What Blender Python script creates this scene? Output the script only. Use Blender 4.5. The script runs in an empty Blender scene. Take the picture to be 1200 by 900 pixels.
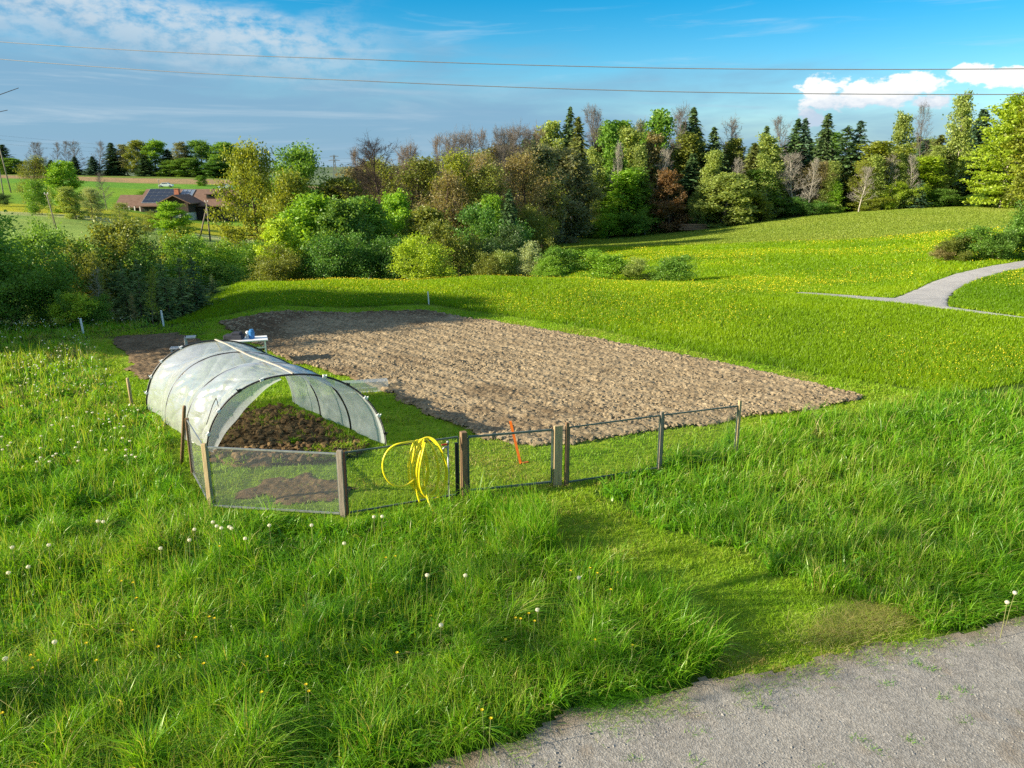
import bpy, math, random
import numpy as np
from mathutils import Vector
R = math.radians
S = bpy.context.scene
COL = S.collection

# ------------------------------------------------------------------ camera, sky, sun, exposure
CAM_H, FPX, PITCH = 5.0, 907.0, R(15.1)
cam = bpy.data.cameras.new('camera'); camo = bpy.data.objects.new('camera', cam); COL.objects.link(camo)
camo.location = (0, 0, CAM_H); camo.rotation_euler = (R(90) - PITCH, 0, 0)
cam.sensor_width = 36; cam.lens = FPX / 1200 * 36; cam.clip_end = 20000; cam.clip_start = 0.05
S.camera = camo
SUN_EL, SUN_AZ = 21.0, 252.5            # degrees; azimuth clockwise from +Y
SUN_E, SKY_E, EXPO = 4.8, 0.070, 1.24
S.view_settings.view_transform = 'Standard'; S.view_settings.look = 'None'
S.view_settings.gamma = 1; S.view_settings.use_curve_mapping = False
S.view_settings.exposure = EXPO
S.cycles.max_bounces = 6; S.cycles.transparent_max_bounces = 16; S.cycles.diffuse_bounces = 3
S.cycles.use_denoising = False

W = bpy.data.worlds.new('World'); S.world = W; W.use_nodes = True
def build_sky():
    nt = W.node_tree; N = nt.nodes; L = nt.links; N.clear()
    out = N.new('ShaderNodeOutputWorld'); bg = N.new('ShaderNodeBackground')
    sky = N.new('ShaderNodeTexSky'); sky.sky_type = 'NISHITA'; sky.sun_disc = False
    sky.sun_elevation = R(SUN_EL); sky.sun_rotation = R(SUN_AZ); sky.altitude = 500
    sky.air_density = 1.0; sky.dust_density = 0.3; sky.ozone_density = 2.5
    hsv = N.new('ShaderNodeHueSaturation'); hsv.inputs['Saturation'].default_value = 1.62
    hsv.inputs['Hue'].default_value = 0.492; hsv.inputs['Value'].default_value = 1.0
    L.new(sky.outputs[0], hsv.inputs['Color'])
    tc = N.new('ShaderNodeTexCoord'); sep = N.new('ShaderNodeSeparateXYZ'); L.new(tc.outputs['Generated'], sep.inputs[0])
    def m(op, a, b=None, c=None, clamp=False):
        n = N.new('ShaderNodeMath'); n.operation = op; n.use_clamp = clamp
        for i, v in enumerate((a, b, c)):
            if v is None: continue
            if isinstance(v, (int, float)): n.inputs[i].default_value = v
            else: L.new(v, n.inputs[i])
        return n.outputs[0]
    def ramp(v, lo, hi):
        n = N.new('ShaderNodeMapRange'); n.interpolation_type = 'SMOOTHSTEP'
        n.inputs[1].default_value = lo; n.inputs[2].default_value = hi; L.new(v, n.inputs[0]); return n.outputs[0]
    # cloud coordinates: azimuth from straight ahead and elevation (radians)
    az = m('ARCTAN2', sep.outputs[0], sep.outputs[1]); el = m('ARCSINE', sep.outputs[2])
    def noise(sx, sy, detail, rough=0.55, off=0.0, dist=0.0):
        cx = N.new('ShaderNodeCombineXYZ'); L.new(m('MULTIPLY', az, sx), cx.inputs[0]); L.new(m('MULTIPLY', el, sy), cx.inputs[1])
        cx.inputs[2].default_value = off
        n = N.new('ShaderNodeTexNoise'); n.inputs['Scale'].default_value = 1; n.inputs['Detail'].default_value = detail
        n.inputs['Roughness'].default_value = rough; n.inputs['Distortion'].default_value = dist
        L.new(cx.outputs[0], n.inputs['Vector']); return n.outputs['Fac']
    n1 = noise(5, 22, 8, 0.55, 3.1, 0.4)
    n2 = noise(36, 64, 8, 0.62, 9.0)
    n3 = noise(4.0, 45, 6, 0.6, 17.0, 0.8)
    # grey-blue layer low over the horizon, reaching higher to the left
    top = m('SUBTRACT', 0.145, m('MULTIPLY', az, 0.10))
    d = m('SUBTRACT', top, el)
    lay = ramp(m('ADD', d, m('MULTIPLY', m('SUBTRACT', n1, 0.5), 0.16)), -0.02, 0.09)
    # pale wisps on the upper edge of the layer
    edge = m('MULTIPLY', ramp(m('ADD', d, m('MULTIPLY', m('SUBTRACT', n1, 0.5), 0.13)), -0.03, 0.01),
             m('SUBTRACT', 1.0, ramp(d, 0.015, 0.085)))
    edge = m('MULTIPLY', edge, m('MULTIPLY', ramp(n2, 0.30, 0.62), m('SUBTRACT', 1.0, ramp(az, -0.28, -0.10))))
    wisp = m('MULTIPLY', ramp(n3, 0.52, 0.78), 0.42)
    # cumulus: bumpy ellipses at fixed directions
    def puff(a0, e0, ra, re, amp=2.1):
        x = m('DIVIDE', m('SUBTRACT', az, a0), ra); y = m('DIVIDE', m('SUBTRACT', el, e0), re)
        r2 = m('ADD', m('MULTIPLY', x, x), m('MULTIPLY', y, y))
        return m('ADD', m('SUBTRACT', 1.0, r2), m('MULTIPLY', m('SUBTRACT', n2, 0.5), amp * 2))
    cum = None
    for p in ((0.405, 0.086, 0.074, 0.016), (0.365, 0.088, 0.034, 0.021), (0.445, 0.091, 0.050, 0.017), (0.352, 0.066, 0.016, 0.012), (0.472, 0.079, 0.026, 0.009), (0.545, 0.098, 0.050, 0.011), (0.505, 0.106, 0.024, 0.009), (0.61, 0.098, 0.07, 0.018)):
        v = ramp(puff(*p), -0.05, 0.55)
        cum = v if cum is None else m('MAXIMUM', cum, v)
    def mix(f, a, b):
        n = N.new('ShaderNodeMix'); n.data_type = 'RGBA'; L.new(f, n.inputs[0])
        for i, v in ((6, a), (7, b)):
            if isinstance(v, tuple): n.inputs[i].default_value = (*v, 1)
            else: L.new(v, n.inputs[i])
        return n.outputs[2]
    c = mix(wisp, hsv.outputs[0], (3.6, 4.6, 5.4))
    c = mix(m('MULTIPLY', lay, 0.92), c, (1.42, 2.62, 3.80))
    c = mix(m('MULTIPLY', edge, 0.75), c, (4.3, 4.7, 5.0))
    shade = ramp(m('ADD', el, m('MULTIPLY', m('SUBTRACT', n2, 0.5), 0.05)), 0.062, 0.095)
    cc = mix(shade, (3.3, 4.1, 5.0), (6.6, 6.6, 6.5))
    c = mix(cum, c, cc)
    # soft streaks inside the layer at the left
    st = m('MULTIPLY', m('MULTIPLY', ramp(noise(3.2, 38, 6, 0.6, 31.0, 0.6), 0.48, 0.74), lay), m('SUBTRACT', 1.0, ramp(az, -0.35, 0.15)))
    c = mix(m('MULTIPLY', st, 0.62), c, (3.4, 4.2, 4.8))
    # broken bright cloud added overhead and behind the viewer, unseen, as fill light
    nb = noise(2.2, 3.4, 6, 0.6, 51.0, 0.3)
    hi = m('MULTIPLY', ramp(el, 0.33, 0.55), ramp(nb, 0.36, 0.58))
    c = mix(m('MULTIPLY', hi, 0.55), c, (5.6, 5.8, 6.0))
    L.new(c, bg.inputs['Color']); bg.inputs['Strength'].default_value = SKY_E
    L.new(bg.outputs[0], out.inputs[0])
build_sky()
sl = bpy.data.lights.new('sun', 'SUN'); sl.energy = SUN_E; sl.angle = R(0.5); sl.color = (1.0, 0.87, 0.66)
so = bpy.data.objects.new('sun', sl); COL.objects.link(so)
SD = Vector((math.sin(R(SUN_AZ)) * math.cos(R(SUN_EL)), math.cos(R(SUN_AZ)) * math.cos(R(SUN_EL)), math.sin(R(SUN_EL))))
so.rotation_euler = (-SD).to_track_quat('-Z', 'Y').to_euler(); so.location = (-30, -10, 30)

# ------------------------------------------------------------------ helpers
sp_, cp_ = math.sin(PITCH), math.cos(PITCH)
def ray(px, py):
    u = (px - 600) / FPX; v = (450 - py) / FPX
    return np.array((u, cp_ + v * sp_, -sp_ + v * cp_))
def at(px, py, z=0.0):                      # point of the view ray at height z
    d = ray(px, py); t = (z - CAM_H) / d[2]; return d * t + np.array((0, 0, CAM_H))
def zy(px, py, Y):                          # point of the view ray at forward distance Y
    d = ray(px, py); t = Y / d[1]; return d * t + np.array((0, 0, CAM_H))
def xat(px, Y, z=0.0): return (px - 600) / FPX * (Y * cp_ + (CAM_H - z) * sp_)

rng = np.random.default_rng(7)
def _hash(ix, iy, seed):
    n = (ix.astype(np.int64) * 374761393 + iy.astype(np.int64) * 668265263 + seed * 1442695041) & 0x7fffffff
    n = ((n ^ (n >> 13)) * 1274126177) & 0x7fffffff
    return ((n ^ (n >> 16)) & 0xffff) / 65535.0
def vn(x, y, s=1.0, seed=0):                # smooth value noise, 0..1
    x = np.asarray(x, float) / s; y = np.asarray(y, float) / s
    ix = np.floor(x); iy = np.floor(y); fx = x - ix; fy = y - iy
    fx = fx * fx * (3 - 2 * fx); fy = fy * fy * (3 - 2 * fy)
    a = _hash(ix, iy, seed); b = _hash(ix + 1, iy, seed); c = _hash(ix, iy + 1, seed); d = _hash(ix + 1, iy + 1, seed)
    return (a * (1 - fx) + b * fx) * (1 - fy) + (c * (1 - fx) + d * fx) * fy
def fbm(x, y, s, o=4, seed=0):
    t = 0; a = 0.5; n = 0
    for k in range(o):
        t = t + a * vn(x, y, s, seed + k * 17); n += a; a *= 0.55; s *= 0.5
    return t / n
def sstep(x, a, b):
    t = np.clip((x - a) / (b - a), 0, 1); return t * t * (3 - 2 * t)
def inpoly(x, y, poly):
    r = np.zeros(np.shape(x), bool); n = len(poly)
    for i in range(n):
        x1, y1 = poly[i][:2]; x2, y2 = poly[(i + 1) % n][:2]
        if y1 == y2: continue
        c = ((y1 > y) != (y2 > y)) & (x < (x2 - x1) * (y - y1) / (y2 - y1) + x1); r ^= c
    return r

def new_mesh(name, V, F, mat=None, smooth=False, attrs=None, uv=None):
    """V (n,3); F list of (k,m) int arrays, one per polygon size"""
    V = np.asarray(V, np.float32); F = [np.asarray(f, np.int32) for f in F if len(f)]
    me = bpy.data.meshes.new(name)
    me.vertices.add(len(V)); me.vertices.foreach_set('co', V.ravel())
    nl = sum(f.size for f in F); npl = sum(len(f) for f in F)
    me.loops.add(nl); me.polygons.add(npl)
    li = np.concatenate([f.ravel() for f in F]); tot = np.concatenate([np.full(len(f), f.shape[1], np.int32) for f in F])
    st = np.concatenate(([0], np.cumsum(tot)[:-1])).astype(np.int32)
    me.loops.foreach_set('vertex_index', li); me.polygons.foreach_set('loop_start', st)
    me.polygons.foreach_set('use_smooth', np.full(npl, bool(smooth)))
    for k, a in (attrs or {}).items():
        a = np.asarray(a, np.float32)
        if a.ndim == 1:
            t = me.attributes.new(k, 'FLOAT', 'POINT'); t.data.foreach_set('value', a)
        else:
            t = me.attributes.new(k, 'FLOAT_COLOR', 'POINT'); t.data.foreach_set('color', np.hstack([a, np.ones((len(a), 1), np.float32)]).ravel())
    if uv is not None:
        u = me.uv_layers.new(name='UVMap'); u.data.foreach_set('uv', np.asarray(uv, np.float32)[li].ravel())
    me.update(calc_edges=True); me.validate()
    for mm in (mat if isinstance(mat, (list, tuple)) else [mat]):
        if mm: me.materials.append(mm)
    return me
def link(name, me, parent=None):
    o = bpy.data.objects.new(name, me); COL.objects.link(o)
    if parent: o.parent = parent
    return o
def tag(o, label=None, cat=None, group=None, kind=None):
    if label: o['label'] = label
    if cat: o['category'] = cat
    if group: o['group'] = group
    if kind: o['kind'] = kind
    return o
def thing(name, label, cat, loc=(0, 0, 0), rz=0.0, group=None):
    o = bpy.data.objects.new(name, None); COL.objects.link(o); o.location = loc; o.rotation_euler = (0, 0, rz)
    o.empty_display_size = 0.2
    return tag(o, label, cat, group)
def kids(o): return [c for c in COL.objects if c.parent == o]
KID = {}
def dup(root, children, loc, rz, scale, label, group, color=None):
    r = root.copy(); COL.objects.link(r); r.location = loc; r.rotation_euler = (0, 0, rz); r.scale = scale
    r['label'] = label
    if group: r['group'] = group
    for ch in children:
        c = ch.copy(); COL.objects.link(c); c.parent = r
        if color and c.name.split('.')[0] in color: c.color = (*color[c.name.split('.')[0]], 1)
    return r

class MB:                                    # small mesh builder for hard objects
    def __init__(s): s.v = []; s.f = {}; s.n = 0; s.uv = []
    def add(s, V, F, uv=None):
        V = np.asarray(V, float).reshape(-1, 3)
        for f in F: s.f.setdefault(len(f), []).append([i + s.n for i in f])
        s.v.append(V); s.n += len(V); s.uv.append(np.zeros((len(V), 2)) if uv is None else np.asarray(uv, float)); return s
    def box(s, c, size, rz=0.0, rx=0.0, ry=0.0, bev=0.0):
        x, y, z = [k / 2 for k in size]
        if bev > 0 and min(x, y, z) > bev:
            P = []
            for sx in (-1, 1):
                for sy in (-1, 1):
                    for sz in (-1, 1):
                        P += [(sx * x, sy * (y - bev), sz * (z - bev)), (sx * (x - bev), sy * y, sz * (z - bev)), (sx * (x - bev), sy * (y - bev), sz * z)]
            V = np.array(P)
            from mathutils import geometry
            F = s._hull(V)
        else:
            V = np.array([(a, b, d) for a in (-x, x) for b in (-y, y) for d in (-z, z)])
            F = [(0, 1, 3, 2), (4, 6, 7, 5), (0, 4, 5, 1), (2, 3, 7, 6), (0, 2, 6, 4), (1, 5, 7, 3)]
        from mathutils import Euler
        M = np.array(Euler((rx, ry, rz)).to_matrix()); return s.add(V @ M.T + np.array(c), F)
    def _hull(s, V):
        import bmesh
        bm = bmesh.new()
        for p in V: bm.verts.new(p)
        bm.verts.ensure_lookup_table(); bmesh.ops.convex_hull(bm, input=bm.verts); bm.verts.index_update()
        F = [tuple(v.index for v in f.verts) for f in bm.faces]; bm.free(); return F
    def tube(s, P, r, sides=8, cap=True, closed=False):
        P = np.asarray(P, float); n = len(P); r = np.broadcast_to(np.asarray(r, float), (n,))
        T = np.gradient(P, axis=0) if not closed else np.roll(P, -1, 0) - np.roll(P, 1, 0)
        T /= np.linalg.norm(T, axis=1)[:, None] + 1e-9
        ref = np.array((0, 0, 1.0)) if abs(T[0][2]) < 0.9 else np.array((1.0, 0, 0))
        u = np.cross(T[0], ref); u /= np.linalg.norm(u); V = []
        for i in range(n):
            u = u - T[i] * u.dot(T[i]); u /= np.linalg.norm(u) + 1e-9; w = np.cross(T[i], u)
            a = np.arange(sides) * 2 * math.pi / sides
            V.append(P[i] + r[i] * (np.cos(a)[:, None] * u + np.sin(a)[:, None] * w))
        F = []
        for i in range(n if closed else n - 1):
            j = (i + 1) % n
            for k in range(sides): F.append((i * sides + k, i * sides + (k + 1) % sides, j * sides + (k + 1) % sides, j * sides + k))
        if cap and not closed: F.append(tuple(range(sides))[::-1]); F.append(tuple((n - 1) * sides + k for k in range(sides)))
        return s.add(np.concatenate(V), F)
    def bar(s, a, b, w, h=None, bev=0.0):                  # rectangular bar between two points
        a = np.array(a, float); b = np.array(b, float); h = h or w; T = b - a; T /= np.linalg.norm(T)
        ref = np.array((0, 0, 1.0)) if abs(T[2]) < 0.95 else np.array((0, 1.0, 0))
        u = np.cross(T, ref); u /= np.linalg.norm(u); v = np.cross(u, T)
        V = [p + sx * u * w / 2 + sy * v * h / 2 for p in (a, b) for sx, sy in ((-1, -1), (1, -1), (1, 1), (-1, 1))]
        return s.add(V, [(3, 2, 1, 0), (4, 5, 6, 7), (0, 1, 5, 4), (1, 2, 6, 5), (2, 3, 7, 6), (3, 0, 4, 7)])
    def quad(s, a, b, c, d, uv=None): return s.add([a, b, c, d], [(0, 1, 2, 3)], uv)
    def ball(s, c, r, n=8, sq=(1, 1, 1)):
        V = [(0, 0, -1)]
        for i in range(1, n // 2):
            th = -math.pi / 2 + math.pi * i / (n // 2)
            V += [(math.cos(th) * math.cos(a), math.cos(th) * math.sin(a), math.sin(th)) for a in np.arange(n) * 2 * math.pi / n]
        V.append((0, 0, 1)); F = []; m = n // 2 - 1
        for k in range(n): F.append((0, 1 + (k + 1) % n, 1 + k))
        for i in range(m - 1):
            for k in range(n): F.append((1 + i * n + k, 1 + i * n + (k + 1) % n, 1 + (i + 1) * n + (k + 1) % n, 1 + (i + 1) * n + k))
        t = 1 + m * n
        for k in range(n): F.append((t, 1 + (m - 1) * n + k, 1 + (m - 1) * n + (k + 1) % n))
        return s.add(np.array(V) * np.array(sq) * r + np.array(c), F)
    def mesh(s, name, mat, smooth=False, useuv=False):
        return new_mesh(name, np.concatenate(s.v), [np.array(f) for f in s.f.values()], mat, smooth, uv=np.concatenate(s.uv) if useuv else None)
    def obj(s, name, mat, parent=None, smooth=False, useuv=False): return link(name, s.mesh(name, mat, smooth, useuv), parent)

# ------------------------------------------------------------------ materials
def nodes(name):
    m = bpy.data.materials.new(name); m.use_nodes = True; nt = m.node_tree; nt.nodes.clear()
    out = nt.nodes.new('ShaderNodeOutputMaterial'); return m, nt.nodes, nt.links, out
def mixc(N, L, f, a, b, mode='MIX'):
    n = N.new('ShaderNodeMix'); n.data_type = 'RGBA'; n.blend_type = mode
    for i, v in ((0, f), (6, a), (7, b)):
        if isinstance(v, tuple): n.inputs[i].default_value = (*v, 1)
        elif isinstance(v, (int, float)): n.inputs[i].default_value = v
        else: L.new(v, n.inputs[i])
    return n.outputs[2]
def noise_n(N, L, scale, detail=4, rough=0.6, coord='Object', stretch=None):
    tc = N.new('ShaderNodeTexCoord'); v = tc.outputs[coord]
    if stretch:
        mp = N.new('ShaderNodeMapping'); mp.inputs['Scale'].default_value = stretch; L.new(v, mp.inputs[0]); v = mp.outputs[0]
    n = N.new('ShaderNodeTexNoise'); n.inputs['Scale'].default_value = scale; n.inputs['Detail'].default_value = detail
    n.inputs['Roughness'].default_value = rough; L.new(v, n.inputs['Vector']); return n.outputs['Fac']
def rampn(N, L, v, stops):
    r = N.new('ShaderNodeValToRGB'); e = r.color_ramp.elements
    while len(e) < len(stops): e.new(0.5)
    for k, (p, c) in enumerate(stops): e[k].position = p; e[k].color = (*c, 1)
    L.new(v, r.inputs[0]); return r.outputs[0]
def surf(name, c1, c2, scale=8, rough=0.8, bump=0.0, stretch=None, metal=0.0, spec=0.3, detail=4, bscale=None):
    m, N, L, out = nodes(name); p = N.new('ShaderNodeBsdfPrincipled')
    f = noise_n(N, L, scale, detail, 0.6, 'Object', stretch)
    L.new(rampn(N, L, f, [(0.3, c1), (0.7, c2)]), p.inputs['Base Color'])
    p.inputs['Roughness'].default_value = rough; p.inputs['Metallic'].default_value = metal; p.inputs['Specular IOR Level'].default_value = spec
    if bump:
        b = N.new('ShaderNodeBump'); b.inputs['Strength'].default_value = bump; b.inputs['Distance'].default_value = 0.02
        L.new(noise_n(N, L, bscale or scale * 3, 5, 0.65, 'Object', stretch), b.inputs['Height']); L.new(b.outputs[0], p.inputs['Normal'])
    L.new(p.outputs[0], out.inputs[0]); return m
def leafmat(name, stops, trans=0.35, use_obj=True, gloss=0.06, rough=0.45, posvar=None):
    """thin leaf / blade: per-leaf 'tint' attribute picks the colour, object colour multiplies it"""
    m, N, L, out = nodes(name)
    a = N.new('ShaderNodeAttribute'); a.attribute_name = 'tint'
    c = rampn(N, L, a.outputs['Fac'], stops)
    if use_obj:
        oi = N.new('ShaderNodeObjectInfo'); c = mixc(N, L, 1.0, c, oi.outputs['Color'], 'MULTIPLY')
    d = N.new('ShaderNodeBsdfDiffuse'); t = N.new('ShaderNodeBsdfTranslucent'); g = N.new('ShaderNodeBsdfGlossy')
    g.inputs['Roughness'].default_value = rough; g.inputs['Color'].default_value = (0.8, 0.85, 0.7, 1)
    L.new(c, d.inputs[0]); L.new(mixc(N, L, 1.0, c, (1.5, 1.35, 0.55), 'MULTIPLY'), t.inputs[0])
    m1 = N.new('ShaderNodeMixShader'); m1.inputs[0].default_value = trans; L.new(d.outputs[0], m1.inputs[1]); L.new(t.outputs[0], m1.inputs[2])
    m2 = N.new('ShaderNodeMixShader'); m2.inputs[0].default_value = gloss; L.new(m1.outputs[0], m2.inputs[1]); L.new(g.outputs[0], m2.inputs[2])
    L.new(m2.outputs[0], out.inputs[0]); return m
M = {}
M['leaf'] = leafmat('leaf', [(0, (0.5, 0.6, 0.45)), (0.5, (1, 1, 1)), (1, (1.45, 1.32, 1.0))], 0.42, gloss=0.025)
M['needle'] = leafmat('needle', [(0, (0.5, 0.55, 0.6)), (0.5, (1, 1, 1)), (1, (1.5, 1.4, 1.0))], 0.15, gloss=0.02)
M['grass_tall'] = leafmat('grass_tall', [(0, (0.030, 0.115, 0.010)), (0.35, (0.092, 0.280, 0.012)), (0.7, (0.196, 0.410, 0.016)), (0.90, (0.29, 0.41, 0.040)), (1, (0.42, 0.37, 0.15))], 0.45, False, 0.03, 0.38)
M['grass_mown'] = leafmat('grass_mown', [(0, (0.08, 0.23, 0.008)), (0.5, (0.17, 0.36, 0.010)), (0.85, (0.27, 0.42, 0.020)), (1, (0.34, 0.30, 0.09))], 0.40, False, 0.02)
M['grass_meadow'] = leafmat('grass_meadow', [(0, (0.085, 0.21, 0.005)), (0.5, (0.215, 0.360, 0.005)), (0.8, (0.32, 0.45, 0.007)), (1, (0.38, 0.38, 0.04))], 0.42, False, 0.02)
M['grass_slope'] = leafmat('grass_slope', [(0, (0.12, 0.20, 0.02)), (0.5, (0.22, 0.30, 0.035)), (1, (0.33, 0.37, 0.075))], 0.35, False, 0.02)
M['petal_yellow'] = leafmat('petal_yellow', [(0, (0.80, 0.64, 0.02)), (1, (0.84, 0.77, 0.06))], 0.3, False, 0.03)
M['petal_white'] = leafmat('petal_white', [(0, (0.6, 0.62, 0.55)), (1, (0.8, 0.8, 0.76))], 0.3, False, 0.02)
def barkmat():
    m, N, L, out = nodes('bark'); p = N.new('ShaderNodeBsdfPrincipled'); oi = N.new('ShaderNodeObjectInfo')
    f = noise_n(N, L, 3.0, 5, 0.7, 'Object', (3, 3, 0.6))
    c = mixc(N, L, 1.0, rampn(N, L, f, [(0.3, (0.55, 0.55, 0.55)), (0.7, (1.25, 1.2, 1.15))]), oi.outputs['Color'], 'MULTIPLY')
    L.new(c, p.inputs['Base Color']); p.inputs['Roughness'].default_value = 0.9; p.inputs['Specular IOR Level'].default_value = 0.1
    L.new(p.outputs[0], out.inputs[0]); return m
M['bark'] = barkmat()
def groundmat():
    m, N, L, out = nodes('ground_cover'); p = N.new('ShaderNodeBsdfPrincipled')
    a = N.new('ShaderNodeAttribute'); a.attribute_name = 'base'
    f = noise_n(N, L, 0.35, 6, 0.7); f2 = noise_n(N, L, 2.2, 6, 0.75); f3 = noise_n(N, L, 0.05, 4, 0.6)
    v = rampn(N, L, f, [(0.3, (0.72, 0.76, 0.75)), (0.7, (1.22, 1.18, 1.15))]); v2 = rampn(N, L, f2, [(0.3, (0.6, 0.66, 0.6)), (0.72, (1.35, 1.3, 1.2))])
    v3 = rampn(N, L, f3, [(0.35, (0.85, 0.92, 0.9)), (0.65, (1.15, 1.06, 1.0))])
    c = mixc(N, L, 1.0, mixc(N, L, 1.0, mixc(N, L, 1.0, a.outputs['Color'], v, 'MULTIPLY'), v2, 'MULTIPLY'), v3, 'MULTIPLY')
    L.new(c, p.inputs['Base Color']); p.inputs['Roughness'].default_value = 0.95; p.inputs['Specular IOR Level'].default_value = 0.05
    b = N.new('ShaderNodeBump'); b.inputs['Strength'].default_value = 0.9; b.inputs['Distance'].default_value = 0.12
    L.new(noise_n(N, L, 4.0, 6, 0.75), b.inputs['Height']); L.new(b.outputs[0], p.inputs['Normal'])
    L.new(p.outputs[0], out.inputs[0]); return m
M['ground'] = groundmat()
def soilmat(name, c_lo, c_hi, hole):
    m, N, L, out = nodes(name); p = N.new('ShaderNodeBsdfPrincipled')
    f = noise_n(N, L, 9, 7, 0.7); f2 = noise_n(N, L, 1.1, 4, 0.6)
    c = rampn(N, L, f, [(0.28, hole), (0.45, c_lo), (0.72, c_hi)])
    c = mixc(N, L, 1.0, c, rampn(N, L, f2, [(0.3, (0.78, 0.76, 0.74)), (0.7, (1.15, 1.15, 1.15))]), 'MULTIPLY')
    a = N.new('ShaderNodeAttribute'); a.attribute_name = 'damp_shade'
    c = mixc(N, L, a.outputs['Fac'], c, mixc(N, L, 1.0, c, (0.45, 0.40, 0.38), 'MULTIPLY'))
    L.new(c, p.inputs['Base Color']); p.inputs['Roughness'].default_value = 0.95; p.inputs['Specular IOR Level'].default_value = 0.08
    b = N.new('ShaderNodeBump'); b.inputs['Strength'].default_value = 0.8; b.inputs['Distance'].default_value = 0.03
    L.new(noise_n(N, L, 28, 6, 0.75), b.inputs['Height']); L.new(b.outputs[0], p.inputs['Normal'])
    L.new(p.outputs[0], out.inputs[0]); return m
M['soil'] = soilmat('dry_soil', (0.25, 0.196, 0.122), (0.46, 0.374, 0.240), (0.095, 0.072, 0.046))
M['bedsoil'] = soilmat('bed_soil', (0.12, 0.080, 0.040), (0.25, 0.175, 0.085), (0.042, 0.029, 0.016))
def gravelmat(name, c1, c2, c3):
    m, N, L, out = nodes(name); p = N.new('ShaderNodeBsdfPrincipled'); tc = N.new('ShaderNodeTexCoord')
    vo = N.new('ShaderNodeTexVoronoi'); vo.inputs['Scale'].default_value = 55; L.new(tc.outputs['Object'], vo.inputs['Vector'])
    bw = N.new('ShaderNodeRGBToBW'); L.new(vo.outputs['Color'], bw.inputs[0])
    c = rampn(N, L, bw.outputs[0], [(0.1, c1), (0.5, c2), (0.95, c3)])
    f = noise_n(N, L, 1.2, 5, 0.65)
    c = mixc(N, L, 1.0, c, rampn(N, L, f, [(0.3, (0.82, 0.81, 0.80)), (0.7, (1.10, 1.09, 1.06))]), 'MULTIPLY')
    a = N.new('ShaderNodeAttribute'); a.attribute_name = 'dirt'
    c = mixc(N, L, a.outputs['Fac'], c, (0.20, 0.155, 0.105))
    L.new(c, p.inputs['Base Color']); p.inputs['Roughness'].default_value = 0.9; p.inputs['Specular IOR Level'].default_value = 0.2
    b = N.new('ShaderNodeBump'); b.inputs['Strength'].default_value = 0.55; b.inputs['Distance'].default_value = 0.010
    h = N.new('ShaderNodeMath'); h.operation = 'ADD'; L.new(vo.outputs['Distance'], h.inputs[0]); L.new(noise_n(N, L, 120, 3, 0.6), h.inputs[1])
    L.new(h.outputs[0], b.inputs['Height']); L.new(b.outputs[0], p.inputs['Normal'])
    L.new(p.outputs[0], out.inputs[0]); return m
M['gravel'] = gravelmat('gravel', (0.20, 0.19, 0.172), (0.285, 0.271, 0.246), (0.385, 0.368, 0.335))
M['pathgravel'] = gravelmat('path_gravel', (0.30, 0.29, 0.28), (0.42, 0.41, 0.40), (0.52, 0.51, 0.49))
M['stone'] = surf('stone', (0.17, 0.165, 0.155), (0.34, 0.33, 0.305), 14, 0.85)
M['wood_pale'] = surf('wood_pale', (0.34, 0.25, 0.13), (0.52, 0.40, 0.23), 6, 0.75, 0.3, (6, 6, 0.6))
M['wood_brown'] = surf('wood_brown', (0.15, 0.09, 0.05), (0.28, 0.18, 0.10), 6, 0.8, 0.4, (6, 6, 0.6))
M['wood_grey'] = surf('wood_grey', (0.17, 0.145, 0.115), (0.32, 0.27, 0.21), 6, 0.85, 0.4, (6, 6, 0.6))
M['wood_dark'] = surf('wood_dark', (0.035, 0.025, 0.020), (0.085, 0.060, 0.045), 1.2, 0.85, 0.0, (6, 6, 0.4))
M['steel'] = surf('galvanised_steel', (0.26, 0.28, 0.28), (0.42, 0.44, 0.44), 12, 0.45, 0, None, 0.6)
M['steel_green'] = surf('painted_steel', (0.07, 0.10, 0.085), (0.13, 0.165, 0.145), 12, 0.45, 0, None, 0.2)
M['black'] = surf('black_plastic', (0.012, 0.013, 0.015), (0.022, 0.024, 0.026), 10, 0.4)
M['white'] = surf('white_plastic', (0.72, 0.73, 0.72), (0.82, 0.82, 0.81), 5, 0.45)
M['yellow'] = surf('yellow_hose', (0.82, 0.66, 0.012), (0.86, 0.74, 0.02), 9, 0.38, spec=0.5)
M['orange'] = surf('orange_paint', (0.72, 0.13, 0.012), (0.82, 0.19, 0.02), 9, 0.5)
M['red'] = surf('red_plastic', (0.45, 0.03, 0.02), (0.55, 0.05, 0.03), 9, 0.5)
M['blue'] = surf('blue_plastic', (0.03, 0.16, 0.42), (0.05, 0.22, 0.52), 9, 0.4)
M['grey'] = surf('grey_board', (0.40, 0.40, 0.38), (0.55, 0.55, 0.52), 9, 0.6)
M['tile'] = surf('roof_tiles', (0.125, 0.075, 0.052), (0.215, 0.135, 0.098), 1.5, 0.9, 0.0, (1, 1, 6))
M['plaster'] = surf('white_plaster', (0.55, 0.53, 0.49), (0.70, 0.68, 0.64), 0.8, 0.9)
M['brick'] = surf('brick', (0.30, 0.11, 0.06), (0.42, 0.17, 0.10), 3, 0.9)
M['panel'] = surf('solar_cells', (0.012, 0.018, 0.035), (0.020, 0.028, 0.050), 1, 0.25, spec=0.6)
M['panel_light'] = surf('solar_collector', (0.10, 0.14, 0.20), (0.16, 0.21, 0.28), 1, 0.2, spec=0.8)
M['glass_dark'] = surf('window_glass', (0.02, 0.025, 0.03), (0.035, 0.04, 0.045), 1, 0.1, spec=0.7)
M['paint_white'] = surf('car_paint', (0.75, 0.77, 0.80), (0.80, 0.82, 0.84), 1, 0.25, spec=0.6)
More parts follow.
